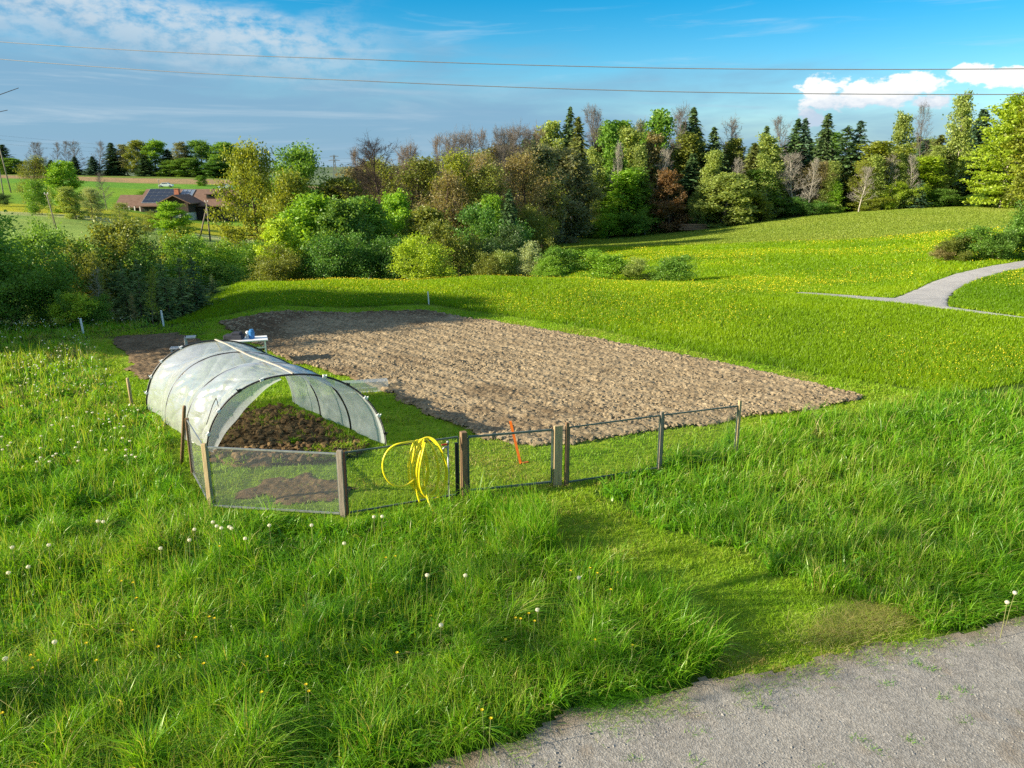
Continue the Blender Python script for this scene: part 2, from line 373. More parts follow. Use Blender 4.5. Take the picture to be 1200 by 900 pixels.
M['paint_blue'] = surf('car_paint_silver', (0.38, 0.46, 0.56), (0.44, 0.52, 0.62), 1, 0.25, spec=0.6)
M['cable'] = surf('cable', (0.13, 0.14, 0.15), (0.17, 0.18, 0.19), 2, 0.5)
def meshmat(name, period, wire, col):
    m, N, L, out = nodes(name); tc = N.new('ShaderNodeTexCoord'); sep = N.new('ShaderNodeSeparateXYZ'); L.new(tc.outputs['UV'], sep.inputs[0])
    def fr(s):
        a = N.new('ShaderNodeMath'); a.operation = 'MULTIPLY'; a.inputs[1].default_value = 1 / period; L.new(s, a.inputs[0])
        b = N.new('ShaderNodeMath'); b.operation = 'FRACT'; L.new(a.outputs[0], b.inputs[0])
        c = N.new('ShaderNodeMath'); c.operation = 'LESS_THAN'; c.inputs[1].default_value = wire / period; L.new(b.outputs[0], c.inputs[0]); return c.outputs[0]
    mx = N.new('ShaderNodeMath'); mx.operation = 'MAXIMUM'; L.new(fr(sep.outputs[0]), mx.inputs[0]); L.new(fr(sep.outputs[1]), mx.inputs[1])
    t = N.new('ShaderNodeBsdfTransparent'); p = N.new('ShaderNodeBsdfPrincipled'); p.inputs['Base Color'].default_value = (*col, 1)
    p.inputs['Roughness'].default_value = 0.5; p.inputs['Metallic'].default_value = 0.3
    ms = N.new('ShaderNodeMixShader'); L.new(mx.outputs[0], ms.inputs[0]); L.new(t.outputs[0], ms.inputs[1]); L.new(p.outputs[0], ms.inputs[2])
    L.new(ms.outputs[0], out.inputs[0]); return m
M['net_fine'] = meshmat('fine_wire_net', 0.0125, 0.0016, (0.24, 0.26, 0.28))
M['net_wide'] = meshmat('wire_net', 0.025, 0.0017, (0.22, 0.25, 0.24))
def filmmat():
    m, N, L, out = nodes('plastic_film')
    t = N.new('ShaderNodeBsdfTransparent'); t.inputs[0].default_value = (0.92, 0.95, 0.94, 1)
    d = N.new('ShaderNodeBsdfDiffuse'); d.inputs[0].default_value = (0.70, 0.74, 0.74, 1)
    tr = N.new('ShaderNodeBsdfTranslucent'); tr.inputs[0].default_value = (0.70, 0.74, 0.71, 1)
    g = N.new('ShaderNodeBsdfGlossy'); g.inputs['Roughness'].default_value = 0.22; g.inputs[0].default_value = (0.9, 0.92, 0.95, 1)
    b = N.new('ShaderNodeBump'); b.inputs['Strength'].default_value = 0.55; b.inputs['Distance'].default_value = 0.03
    L.new(noise_n(N, L, 3.2, 4, 0.6, 'Object', (1.0, 1.0, 2.6)), b.inputs['Height'])
    for n in (d, tr, g): L.new(b.outputs[0], n.inputs['Normal'])
    m1 = N.new('ShaderNodeMixShader'); m1.inputs[0].default_value = 0.42; L.new(d.outputs[0], m1.inputs[1]); L.new(tr.outputs[0], m1.inputs[2])
    f = noise_n(N, L, 1.7, 5, 0.65)
    mr = N.new('ShaderNodeMapRange'); mr.inputs[1].default_value = 0.3; mr.inputs[2].default_value = 0.7; mr.inputs[3].default_value = 0.54; mr.inputs[4].default_value = 0.80; L.new(f, mr.inputs[0])
    m2 = N.new('ShaderNodeMixShader'); L.new(mr.outputs[0], m2.inputs[0]); L.new(t.outputs[0], m2.inputs[1]); L.new(m1.outputs[0], m2.inputs[2])
    fr = N.new('ShaderNodeFresnel'); fr.inputs['IOR'].default_value = 1.45; L.new(b.outputs[0], fr.inputs['Normal'])
    m3 = N.new('ShaderNodeMixShader'); fm = N.new('ShaderNodeMath'); fm.operation = 'MULTIPLY'; fm.inputs[1].default_value = 0.38; L.new(fr.outputs[0], fm.inputs[0]); L.new(fm.outputs[0], m3.inputs[0]); L.new(m2.outputs[0], m3.inputs[1]); L.new(g.outputs[0], m3.inputs[2])
    L.new(m3.outputs[0], out.inputs[0]); return m
M['film'] = filmmat()

# ------------------------------------------------------------------ terrain
CP = []
def cz(px, Y, z): CP.append((px, Y, z))
def cpx(px, py, Y): CP.append((px, Y, zy(px, py, Y)[2]))
for px in (-200, 0, 150, 300, 450, 600, 750, 900, 1050, 1200, 1400):
    for Y in (10, 16, 22): cz(px, Y, 0)
for px, Y in ((250, 35.5), (400, 38), (560, 39.5), (680, 38), (800, 35.5), (940, 32.5), (1050, 30.5), (1130, 29), (400, 30), (560, 32), (700, 30), (850, 28)): cz(px, Y, 0)
for px, Y, z in ((-100, 26, 0), (0, 27, -.3), (100, 28, -.4), (200, 31, -.5), (0, 36, -1.5), (100, 36, -1.6), (200, 40, -2.0), (-200, 36, -1.5),
                 (300, 46, -2.4), (420, 48, -2.6), (560, 48, -1.8), (680, 47, -1.3), (780, 45, -1.0), (300, 62, -4), (450, 62, -4.5), (560, 65, -4.2), (450, 90, -6), (300, 90, -5), (350, 130, -5.5), (560, 95, -5), (-200, 80, -1)): cz(px, Y, z)
for a in ((1100, 342, 36), (1050, 351, 33.4), (1200, 312, 45), (1200, 345, 34), (1350, 310, 45), (950, 344, 35.6), (900, 320, 48), (1000, 325, 46), (800, 305, 60), (900, 295, 68), (1050, 290, 66), (1100, 305, 50), (1190, 298, 51),
          (660, 293, 85), (850, 285, 85), (1000, 275, 85), (1150, 268, 76), (1350, 262, 76), (700, 283, 105), (830, 271, 105), (900, 261, 108), (950, 254, 110), (1050, 246, 112), (1130, 242, 115), (1190, 241.5, 118), (1400, 240, 118), (650, 280, 110),
          (1140, 237, 140), (50, 270, 92), (150, 275, 86), (50, 250, 125), (150, 250, 140), (50, 232, 180), (100, 240, 165), (235, 258, 160), (160, 246, 165), (200, 278, 112), (250, 285, 100), (150, 228, 210), (200, 219, 255), (265, 220, 255),
          (150, 211, 290), (60, 207, 300), (250, 211, 300), (60, 204.5, 335), (200, 207, 335), (280, 210, 335), (0, 222, 200), (-150, 215, 230), (-150, 205, 320), (405, 236, 200), (440, 222, 400)): cpx(*a)
for px, Y, z in ((800, 130, -3), (950, 132, -1.2), (1080, 135, 0), (1300, 150, 0.5), (700, 140, -4.5), (900, 250, -6), (600, 250, -8), (1200, 260, -2), (100, 600, -4), (400, 700, -9), (900, 700, -12), (100, 2500, -30), (600, 2500, -30), (1100, 2500, -30), (1400, 700, -12), (-200, 700, -4)): cz(px, Y, z)
def warp(x, Y):
    dep = np.maximum(Y, 2) ; a = np.clip(np.asarray(x) / np.maximum(dep + 1.2, 1) / 0.66 * 3.4, -5.5, 5.5); b = np.log(np.clip(dep, 9, 3000)) * 2.6
    return a, b
_cx = np.array([xat(p, Y, z) for p, Y, z in CP]); _cy = np.array([Y for _, Y, _ in CP]); _cz = np.array([z for _, _, z in CP])
_ca, _cb = warp(_cx, _cy)
def _k(r): return r * r * np.log(r + 1e-9)
_K = _k(np.hypot(_ca[:, None] - _ca[None], _cb[:, None] - _cb[None])) + np.eye(len(_ca)) * 0.004
_P = np.stack([np.ones_like(_ca), _ca, _cb], 1); n_ = len(_ca)
_A = np.block([[_K, _P], [_P.T, np.zeros((3, 3))]]); _w = np.linalg.solve(_A, np.concatenate([_cz, np.zeros(3)]))
def ter(x, y):
    x = np.asarray(x, float); y = np.asarray(y, float); sh = np.broadcast(x, y).shape
    x = np.broadcast_to(x, sh).ravel(); y = np.broadcast_to(y, sh).ravel(); o = np.empty(x.size)
    for i in range(0, x.size, 60000):
        xx, yy = x[i:i + 60000], y[i:i + 60000]; a, b = warp(xx, yy)
        z = _k(np.hypot(a[:, None] - _ca, b[:, None] - _cb)) @ _w[:n_] + _w[n_] + _w[n_ + 1] * a + _w[n_ + 2] * b
        o[i:i + 60000] = z * sstep(yy, 23, 31)
    return o.reshape(sh)
def tz(x, y): return float(ter(np.array([x]), np.array([y]))[0])

G = lambda pts: [tuple(at(*p)[:2]) for p in pts]
POLY_FIELD = G([(255, 379), (330, 369), (500, 364), (700, 398), (850, 428), (1015, 466), (960, 481), (870, 491), (760, 508), (680, 521), (610, 523), (560, 512), (500, 484), (420, 446), (330, 420), (290, 398)])
POLY_STRIP = G([(128, 396), (205, 391), (245, 402), (225, 440), (160, 447)])
POLY_BED = [(-2.75, 13.95), (-4.0, 15.2), (-5.0, 16.4), (-7.4, 15.9), (-5.35, 13.1), (-5.0, 12.75), (-3.6, 12.9), (-2.8, 13.3)]
# mown ground: round the plot, down to the gravel road, and the strip along the left
POLY_MOWN = G([(100, 392), (180, 381), (330, 364), (500, 357), (545, 362), (700, 386), (850, 420), (1000, 446), (1110, 463), (1060, 475), (960, 492), (880, 508), (800, 533), (705, 562), (690, 580), (760, 610), (860, 652), (960, 700), (1060, 715), (1100, 745), (1010, 775), (880, 815), (850, 805), (838, 770), (790, 720), (700, 672), (620, 622), (570, 598), (480, 606), (400, 613), (240, 607), (205, 560), (195, 520), (165, 482), (150, 476), (118, 440)])
ROAD_A = np.array(G([(520, 897)])[0]); ROAD_D = np.array(G([(1200, 727)])[0]); RU = (ROAD_D - ROAD_A); RL = np.linalg.norm(RU); RU /= RL; RN = np.array((RU[1], -RU[0]))   # RN: towards the camera
def road_v(x, y):                            # signed distance into the road (positive = on it)
    u = (x - ROAD_A[0]) * RU[0] + (y - ROAD_A[1]) * RU[1]; v = (x - ROAD_A[0]) * RN[0] + (y - ROAD_A[1]) * RN[1]
    return u, v + 0.30 * np.sin(u * 0.8 - 0.3) * 0.3 + (fbm(u, v * 0 + 3, 0.7, 3, 5) - 0.5) * 0.5 + 0.12
PATH = [(xat(p, Y, z), Y) for p, Y, z in ((1350, 47.5, 0), (1260, 47.0, 0), (1200, 45.6, 0), (1165, 43.0, -.1), (1132, 39.6, -.3), (1103, 36.4, -.4), (1084, 34.2, -.3), (1060, 33.3, -.2), (1030, 33.5, -.2), (990, 34.4, 0), (930, 36.0, 0))]
PATH2 = [(xat(p, Y, 0), Y) for p, Y in ((1330, 24.5), (1200, 28.1), (1130, 31.3), (1085, 33.2))]

def path_dist(x, y, P):
    d = np.full(np.shape(x), 1e9)
    for (x1, y1), (x2, y2) in zip(P[:-1], P[1:]):
        dx, dy = x2 - x1, y2 - y1; t = np.clip(((x - x1) * dx + (y - y1) * dy) / (dx * dx + dy * dy), 0, 1)
        d = np.minimum(d, np.hypot(x - x1 - t * dx, y - y1 - t * dy))
    return d
def hit(px, py, y0=24.0, y1=80.0):           # where a view ray meets the land
    Ys = np.linspace(y0, y1, 1500); d = ray(px, py); X = d[0] * Ys / d[1]; Z = CAM_H + d[2] * Ys / d[1]; k = int(np.argmax(Z <= ter(X, Ys))); return (X[k], Ys[k])
POLY_PATH = [hit(*p) for p in ((1250, 302.5), (1205, 304.5), (1160, 312), (1120, 321), (1090, 331), (1068, 341.5), (1045, 350), (1000, 347), (960, 344.2), (932, 342.6), (932, 344.6), (960, 346.8), (1000, 350.2), (1045, 355), (1092, 361), (1150, 368.5), (1210, 375), (1210, 373), (1150, 365.5), (1112, 360), (1111, 353), (1117, 344), (1130, 335), (1150, 327), (1178, 319), (1215, 312.5), (1250, 311))]
POLY_LAWN = [hit(*p) for p in ((1113, 359), (1113, 352), (1119, 344), (1132, 335), (1152, 327), (1180, 319), (1250, 312), (1330, 312), (1330, 374), (1210, 371), (1150, 364))]
def build_ground():
    r = np.exp(np.arange(math.log(2.0), math.log(5000), 0.0105)); a = np.linspace(-1.35, 1.35, 400)
    Y = r - 20; X = a[None, :] * r[:, None]; YY = np.repeat(Y[:, None], len(a), 1)
    Z = ter(X, YY)
    base = np.empty(X.shape + (3,)); base[:] = (0.115, 0.215, 0.025)
    def put(mask, c): base[mask] = c
    px = 600 + FPX * X / np.maximum(YY * cp_ + (CAM_H - Z) * sp_, 0.1)
    put(YY < 40, (0.07, 0.13, 0.018))
    j = (fbm(X, YY, 3, 3, 2) - .5) * 1.2
    put(inpoly(X + j * .3, YY + j * .3, POLY_MOWN) & (YY < 40), (0.22, 0.34, 0.03))
    far = YY > 40
    hill = far & (X > 4) & (YY < 122)
    put(hill, (0.15, 0.255, 0.026))
    # the mown upper slope is greener-paler than the flowering strip below it
    line = 84 + (px - 850) * (-0.028)
    put(hill & (YY > line), (0.20, 0.28, 0.045)); put(hill & (np.abs(YY - line) < 2.2), (0.22, 0.235, 0.075))
    put(hill & (YY > 42) & (YY <= line), (0.17, 0.26, 0.022))
    left = far & (px < 390)
    put(left & (YY > 75) & (YY < 118), (0.24, 0.34, 0.085)); put(left & (YY >= 118) & (YY < 126), (0.36, 0.40, 0.18)); put(left & (YY >= 126) & (YY < 150), (0.36, 0.38, 0.03))
    put(left & (YY >= 150) & (YY < 268), (0.18, 0.32, 0.035)); put(left & (YY >= 236) & (YY < 268), (0.13, 0.29, 0.04))
    put(left & (YY >= 272) & (YY < 306), (0.33, 0.24, 0.14)); put(left & (YY >= 306) & (YY < 340), (0.16, 0.23, 0.05)); put(left & (YY >= 268) & (YY < 272), (0.2, 0.24, 0.06))
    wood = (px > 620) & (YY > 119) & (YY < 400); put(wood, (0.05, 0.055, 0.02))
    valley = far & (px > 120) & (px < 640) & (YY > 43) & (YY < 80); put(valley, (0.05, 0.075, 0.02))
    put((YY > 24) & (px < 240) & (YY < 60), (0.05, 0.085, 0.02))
    ny, nx = X.shape; idx = np.arange(ny * nx).reshape(ny, nx)
    F = np.stack([idx[:-1, :-1], idx[:-1, 1:], idx[1:, 1:], idx[1:, :-1]], -1).reshape(-1, 4)
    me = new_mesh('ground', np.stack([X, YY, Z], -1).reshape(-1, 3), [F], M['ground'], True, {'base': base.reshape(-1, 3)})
    tag(link('ground', me), 'rolling green farmland with meadows and a far brown field', 'ground', kind='structure')
build_ground()
def build_hills():
    x = np.linspace(-3200, 3200, 220); V = []; F = []
    for k, (Y, amp, b) in enumerate(((1900, 16, 3), (2900, 34, 12), (4200, 52, 24))):
        t = 4 + b + amp * (fbm(x, x * 0 + k * 7, 700, 4, 40 + k) - 0.35)
        prof = [(-260, -40), (-120, 0), (0, 1), (400, -40)]; o = len(V) and sum(len(v) for v in V)
        rows = []
        for dy, f in prof: rows.append(np.stack([x * (1 + k * .3), np.full_like(x, Y + dy) , (t if f == 1 else (t * 0.45 - 6 if f == 0 else np.full_like(t, -45)))], 1))
        V.append(np.concatenate(rows)); n = len(x)
        for r in range(3):
            i = np.arange(n - 1) + o + r * n; F.append(np.stack([i, i + 1, i + n + 1, i + n], 1))
    me = new_mesh('distant_hills', np.concatenate(V), [np.concatenate(F)], surf('far_woodland', (0.05, 0.085, 0.05), (0.14, 0.19, 0.09), 0.012, 0.95), True)
    tag(link('distant_hills', me), 'low wooded hills on the far horizon beyond the valley', 'hills', kind='structure')
build_hills()

def grid_obj(name, poly, res, zfun, mat, label, cat, kind='structure', damp_shade=None, rot=0.0, edge=0.12):
    P = np.array(poly); c, s = math.cos(rot), math.sin(rot); Q = P @ np.array(((c, -s), (s, c)))
    x0, y0 = Q.min(0) - 0.3; x1, y1 = Q.max(0) + 0.3
    u = np.arange(x0, x1, res); v = np.arange(y0, y1, res); U, Vv = np.meshgrid(u, v)
    X = U * c - Vv * s; Y = U * s + Vv * c
    j = (fbm(X, Y, 0.5, 3, 21) - .5) * edge * 5; j2 = (fbm(X, Y, 0.5, 3, 29) - .5) * edge * 5
    ins = inpoly(X + j, Y + j2, poly); Z = zfun(X, Y, U, Vv)
    # soften the rim: height falls to the ground at the border
    k = ins.astype(float)
    for _ in range(4): k = (k + np.roll(k, 1, 0) + np.roll(k, -1, 0) + np.roll(k, 1, 1) + np.roll(k, -1, 1)) / 5
    Z = ter(X, Y) + 0.006 + Z * np.clip(k * 2 - 1, 0, 1)
    ny, nx = X.shape; idx = np.arange(ny * nx).reshape(ny, nx)
    f = ins[:-1, :-1] & ins[1:, :-1] & ins[:-1, 1:] & ins[1:, 1:]
    F = np.stack([idx[:-1, :-1], idx[:-1, 1:], idx[1:, 1:], idx[1:, :-1]], -1)[f]
    used = np.unique(F); mp = np.full(ny * nx, -1); mp[used] = np.arange(len(used))
    A = {'damp_shade': (damp_shade(X, Y) if damp_shade else np.zeros_like(X)).ravel()[used]}
    me = new_mesh(name, np.stack([X, Y, Z], -1).reshape(-1, 3)[used], [mp[F]], mat, False, A)
    return tag(link(name, me), label, cat, kind=kind)
EDGE = np.array(POLY_FIELD[5]) - np.array(POLY_FIELD[2]); ROWROT = math.atan2(EDGE[1], EDGE[0])
def clods(X, Y, amp=1.0):
    a = fbm(X, Y, 0.15, 3, 3); b = vn(X, Y, 0.08, 9); c = vn(X, Y, 0.05, 12)
    d = vn(X, Y, 0.035, 14)
    return amp * (np.abs(a - .5) * 0.07 + (b ** 2) * 0.034 + c * 0.026 + d * .012)
def field_z(X, Y, U, V):
    w = V + 0.12 * (fbm(X, Y, 1.5, 2, 4) - .5)
    return 0.035 + clods(X, Y) + 0.015 * np.sin(w * 2 * math.pi / 0.50) + 0.05 * (fbm(X, Y, 2.0, 2, 8) - .5)
def field_damp_shade(X, Y):  # moist patches, with shade painted into the back and left edges
    px = 600 + FPX * X / (Y * cp_ + 5 * sp_)
    d = 0.5 * sstep(fbm(X, Y, 1.6, 3, 31), 0.60, 0.80) + 0.9 * sstep(Y + (fbm(X, Y, 2.2, 3, 33) - .5) * 5 + .42 * X * -1, 28.6, 30.6) + .7 * sstep(-X - .62 * Y + (fbm(X, Y, 1.2, 3, 35) - .5) * 3.0, -8.8, -6.8)
    return np.clip(d, 0, 1)
grid_obj('ploughed_field', POLY_FIELD, 0.035, field_z, M['soil'], 'dry brown tilled soil plot in the middle of the grass', 'field', damp_shade=field_damp_shade, rot=ROWROT)
grid_obj('tilled_strip', POLY_STRIP, 0.06, lambda X, Y, U, V: 0.03 + clods(X, Y), M['soil'], 'narrow tilled soil strip behind the plastic tunnel at left', 'field', damp_shade=lambda X, Y: X * 0 + 0.8, rot=ROWROT)  # whole strip darkened: the hedge's shade put into the soil colour
def bed_z(X, Y, U, V):
    return 0.05 + clods(X * 1.4, Y * 1.4, .75) + 0.18 * np.exp(-((X + 4.9) ** 2 + (Y - 14.2) ** 2) / 1.6)
grid_obj('garden_bed', POLY_BED, 0.032, bed_z, M['bedsoil'], 'dark crumbly garden bed under the plastic tunnel', 'garden bed', edge=0.10)
POLY_PATCH = [(-4.4, 11.4), (-2.9, 11.15), (-2.5, 11.4), (-2.4, 11.9), (-3.0, 12.3), (-4.5, 12.4)]
grid_obj('bare_soil', POLY_PATCH, 0.05, lambda X, Y, U, V: 0.02 + clods(X, Y, .7), M['bedsoil'], 'patch of dark bare soil behind the fine wire net', 'soil', edge=0.2)

def lumps(name, X, Y, Z, size, mat, label, cat, seed=1, flat=0.6, bury=0.25):
    r = np.random.default_rng(seed); n = len(X)
    B = np.array([(1, 0, 0), (-1, 0, 0), (0, 1, 0), (0, -1, 0), (0, 0, 1), (0, 0, -1)], float)
    F0 = np.array([(0, 2, 4), (2, 1, 4), (1, 3, 4), (3, 0, 4), (2, 0, 5), (1, 2, 5), (3, 1, 5), (0, 3, 5)])
    # subdivide the octahedron once for chunkier stones
    V = list(B); F = []; E = {}
    def mid(a, b):
        k = (min(a, b), max(a, b))
        if k not in E: m_ = (V[a] + V[b]); E[k] = len(V); V.append(m_ / np.linalg.norm(m_) * 0.98)
        return E[k]
    for a, b, c in F0:
        d, e, f = mid(a, b), mid(b, c), mid(c, a); F += [(a, d, f), (d, b, e), (f, e, c), (d, e, f)]
    V = np.array(V); F = np.array(F); m_ = len(V)
    P = V[None] * (0.65 + 0.7 * r.random((n, m_, 1))) * size[:, None, None] * np.array((1, 1, flat))
    a = r.random(n) * 6.28; c, s = np.cos(a)[:, None], np.sin(a)[:, None]
    k = 0.6 + 0.8 * r.random((n, 1)); x, y = P[..., 0] * k, P[..., 1]
    P = np.stack([x * c - y * s, x * s + y * c, P[..., 2]], -1) + np.stack([X, Y, Z + size * flat * (1 - bury * 2) * 0.6], -1)[:, None]
    FF = (F[None] + (np.arange(n) * m_)[:, None, None]).reshape(-1, 3)
    me = new_mesh(name, P.reshape(-1, 3), [FF], mat, False, {'damp_shade': np.zeros(n * m_), 'dirt': np.zeros(n * m_)})
    return tag(link(name, me), label, cat, kind='stuff')
def scatter(poly, n, seed):
    r = np.random.default_rng(seed); P = np.array(poly); lo, hi = P.min(0), P.max(0); X = r.uniform(lo[0], hi[0], n); Y = r.uniform(lo[1], hi[1], n)
    k = inpoly(X, Y, poly); return X[k], Y[k]
X, Y = scatter(POLY_FIELD, 90000, 5); r = np.random.default_rng(6)
lumps('soil_clods', X, Y, ter(X, Y) + 0.05, 0.012 + 0.045 * r.random(len(X)) ** 3, M['soil'], 'loose dry clods of earth over the tilled plot', 'clods', 3, 0.7)
X, Y = scatter(POLY_BED, 1500, 8); r = np.random.default_rng(9)
lumps('bed_clods', X, Y, 0.09 + 0.18 * np.exp(-((X + 4.9) ** 2 + (Y - 14.2) ** 2) / 1.6), 0.02 + 0.07 * r.random(len(X)) ** 2, M['bedsoil'], 'dark clods of earth in the bed under the tunnel', 'clods', 4, 0.7)

# gravel road in the foreground
def build_road():
    u = np.arange(-6, RL + 9, 0.05); v = np.arange(-0.5, 4.2, 0.05); U, V = np.meshgrid(u, v)
    X = ROAD_A[0] + U * RU[0] + V * RN[0]; Y = ROAD_A[1] + U * RU[1] + V * RN[1]
    uu, vv = road_v(X, Y); ins = vv > 0
    Z = 0.012 + 0.02 * (fbm(X, Y, 0.6, 3, 6) - .3) + 0.012 * vn(X, Y, 0.06, 3)
    dirt = np.clip((0.34 - vv) / 0.34, 0, 1) * 0.8 + 0.45 * sstep(fbm(X, Y, 0.45, 3, 77), 0.60, 0.76)
    ny, nx = X.shape; idx = np.arange(ny * nx).reshape(ny, nx); f = ins[:-1, :-1] & ins[1:, :-1] & ins[:-1, 1:] & ins[1:, 1:]
    F = np.stack([idx[:-1, :-1], idx[1:, :-1], idx[1:, 1:], idx[:-1, 1:]], -1)[f]
    me = new_mesh('gravel_road', np.stack([X, Y, Z], -1).reshape(-1, 3), [F], M['gravel'], True, {'dirt': np.clip(dirt, 0, 1).ravel()})
    tag(link('gravel_road', me), 'grey gravel track crossing the near right corner', 'road', kind='structure')
    r = np.random.default_rng(11); n = 7000; us = r.uniform(-1, RL + 1, n); vs = r.uniform(-0.1, 2.6, n)
    x = ROAD_A[0] + us * RU[0] + vs * RN[0]; y = ROAD_A[1] + us * RU[1] + vs * RN[1]; k = road_v(x, y)[1] > 0.02; x, y = x[k], y[k]
    lumps('road_stones', x, y, np.full(len(x), 0.018), 0.004 + 0.010 * r.random(len(x)) ** 4, M['stone'], 'loose grey stones on the gravel track', 'stones', 12, 0.7)
build_road()
def strip(name, P, w, off, mat, label, seed):
    P = np.array(P); d = np.concatenate(([0], np.cumsum(np.hypot(*np.diff(P, axis=0).T)))); t = np.arange(0, d[-1], 0.4)
    k = np.array([np.interp(t, d, P[:, 0]), np.interp(t, d, P[:, 1])]).T
    for _ in range(6): k[1:-1] = (k[:-2] + 2 * k[1:-1] + k[2:]) / 4
    T = np.gradient(k, axis=0); T /= np.linalg.norm(T, axis=1)[:, None]; Nn = np.stack([-T[:, 1], T[:, 0]], 1)
    m_ = 9; s = np.linspace(-.5, .5, m_); ww = np.asarray(w(t)) if callable(w) else np.full(len(t), w)
    ww = ww * (1 + 0.22 * (fbm(t, t * 0, 1.2, 3, seed) - .5) * 2)
    XY = k[:, None] + Nn[:, None] * (s[None, :, None] * ww[:, None, None]); Z = ter(XY[..., 0], XY[..., 1]) + off
    idx = np.arange(len(t) * m_).reshape(len(t), m_); F = np.stack([idx[:-1, 1:], idx[:-1, :-1], idx[1:, :-1], idx[1:, 1:]], -1).reshape(-1, 4)
    dirt = np.repeat((np.abs(s) > 0.45)[None] * 0.5, len(t), 0)
    me = new_mesh(name, np.concatenate([XY, Z[..., None]], -1).reshape(-1, 3), [F], mat, True, {'dirt': dirt.ravel()})
    return tag(link(name, me), label, 'path', kind='structure')
grid_obj('gravel_path', POLY_PATH, 0.11, lambda X, Y, U, V: 0.045 + 0 * X, M['pathgravel'], 'pale gravel path curving down from the right edge', 'path', edge=0.03)
strip('wood_road', [(xat(1128, 119, .6), 119), (xat(1138, 126, .5), 126), (xat(1142, 136, .5), 136), (xat(1135, 150, .5), 150)], 3.5, 0.06, M['pathgravel'], 'short bright stretch of road entering the wood', 5)

# ------------------------------------------------------------------ grass
def blade_mesh(name, X, Y, h, w, lean, seg, mat, tint, curve=1.0, zoff=0.0, rs=3):
    r = np.random.default_rng(rs); n = len(X); Z = ter(X, Y) + zoff
    yaw = r.random(n) * 2 * math.pi; wx, wy = np.cos(yaw), np.sin(yaw)
    t = np.linspace(0, 1, seg + 1); lx, ly = lean; L = np.hypot(lx, ly)
    V = np.empty((n, seg + 1, 2, 3), np.float32)
    for i, q in enumerate(t):
        b = q ** (1 + curve); cx = X + lx * h * b; cyy = Y + ly * h * b; czz = Z + h * (q - 0.42 * np.minimum(L, 1.3) * q ** (2 + curve))
        ww = w * (0.5 if i == seg else 0.5) * (1 - q ** 2.2 * 0.92) * (1.0 if i else 0.75)
        V[:, i, 0] = np.stack([cx - wx * ww, cyy - wy * ww, czz], 1); V[:, i, 1] = np.stack([cx + wx * ww, cyy + wy * ww, czz], 1)
    base = (np.arange(n) * (seg + 1) * 2)[:, None, None]
    q = np.array([[2 * i, 2 * i + 1, 2 * i + 3, 2 * i + 2] for i in range(seg)])
    return new_mesh(name, V.reshape(-1, 3), [(base + q[None]).reshape(-1, 4)], mat, True, {'tint': np.repeat(np.clip(tint, 0, 1), (seg + 1) * 2)})
def clump_points(n, region, dens_pow, seed, near=5.2, far=30.0, per=7, sig=0.05, amin=-0.80, amax=0.80):
    """clumps, denser near the viewer; region(x, y) -> bool"""
    r = np.random.default_rng(seed); m_ = n // per
    # sample distance with pdf ~ d^(1-p)
    e = 2 - dens_pow; u = r.random(m_)
    d = (near ** e + u * (far ** e - near ** e)) ** (1 / e) if abs(e) > 1e-6 else near * (far / near) ** u
    a = r.uniform(amin, amax, m_); X = a * (d + 1.2); Y = d
    k = region(X, Y); X, Y = X[k], Y[k]; m_ = len(X); s = sig * (0.6 + d[k] / 14)
    ci = np.repeat(np.arange(m_), per); X = X[ci] + r.normal(0, 1, m_ * per) * s[ci]; Y = Y[ci] + r.normal(0, 1, m_ * per) * s[ci]
    k = region(X, Y)
    return X[k], Y[k], ci[k], r.random(m_)[ci][k], r.random((m_, 2))[ci][k]
TUNNEL_FOOT = [(-5.5, 13.1), (-8.05, 16.3), (-4.9, 16.9), (-2.3, 14.0), (-2.3, 11.2), (-4.6, 11.1)]
def jit(x, y): return x + (fbm(x, y, 0.8, 3, 61) - .5) * 0.7, y + (fbm(x, y, 0.8, 3, 67) - .5) * 0.7
def no_plot(x, y):
    k = np.ones(np.shape(x), bool)
    for p in (POLY_FIELD, POLY_STRIP): k &= ~inpoly(x, y, p)
    return k
MEADOW_FRONT = G([(1400, 420), (1200, 450), (1110, 463), (1000, 446), (850, 420), (700, 386), (545, 362), (500, 357), (330, 364), (180, 381)])
def in_meadow(x, y):                         # flowering meadow behind the plot up to and past the crest
    fx = np.array([p[0] for p in MEADOW_FRONT])[::-1]; fy = np.array([p[1] for p in MEADOW_FRONT])[::-1]
    o = np.argsort(fx); yy = np.interp(x, fx[o], fy[o], left=99, right=fy[o][-1])
    return (y > yy) & (y < 44) & ~inpoly(x + .25 * (fbm(x, y, .5, 2, 45) - .5), y + .25 * (fbm(x, y, .5, 2, 46) - .5), POLY_PATH)
def in_tall(x, y):
    xx, yy = jit(x, y); k = ~inpoly(xx, yy, POLY_MOWN) & (road_v(x, y)[1] < -0.03) & no_plot(x, y) & ~in_meadow(x, y) & (y < 27.5)
    k &= ~((x > 0) & (y > 17.5))
    return k & ~inpoly(x, y, TUNNEL_FOOT)
def in_mown(x, y):
    xx, yy = jit(x, y); k = inpoly(xx, yy, POLY_MOWN) & no_plot(x + (fbm(x, y, .3, 2, 5) - .5) * .5, y + (fbm(x, y, .3, 2, 6) - .5) * .5) & (road_v(x, y)[1] < 0.12)
    bed = inpoly(x, y, POLY_BED) & (fbm(x, y, 0.5, 3, 71) < 0.60); patch = inpoly(x, y, POLY_PATCH) & (fbm(x, y, 0.35, 3, 73) < 0.50)
    bare = (fbm(x, y, 0.45, 3, 75) > 0.80) & (y < 8.5)
    return k & ~bed & ~patch & ~bare
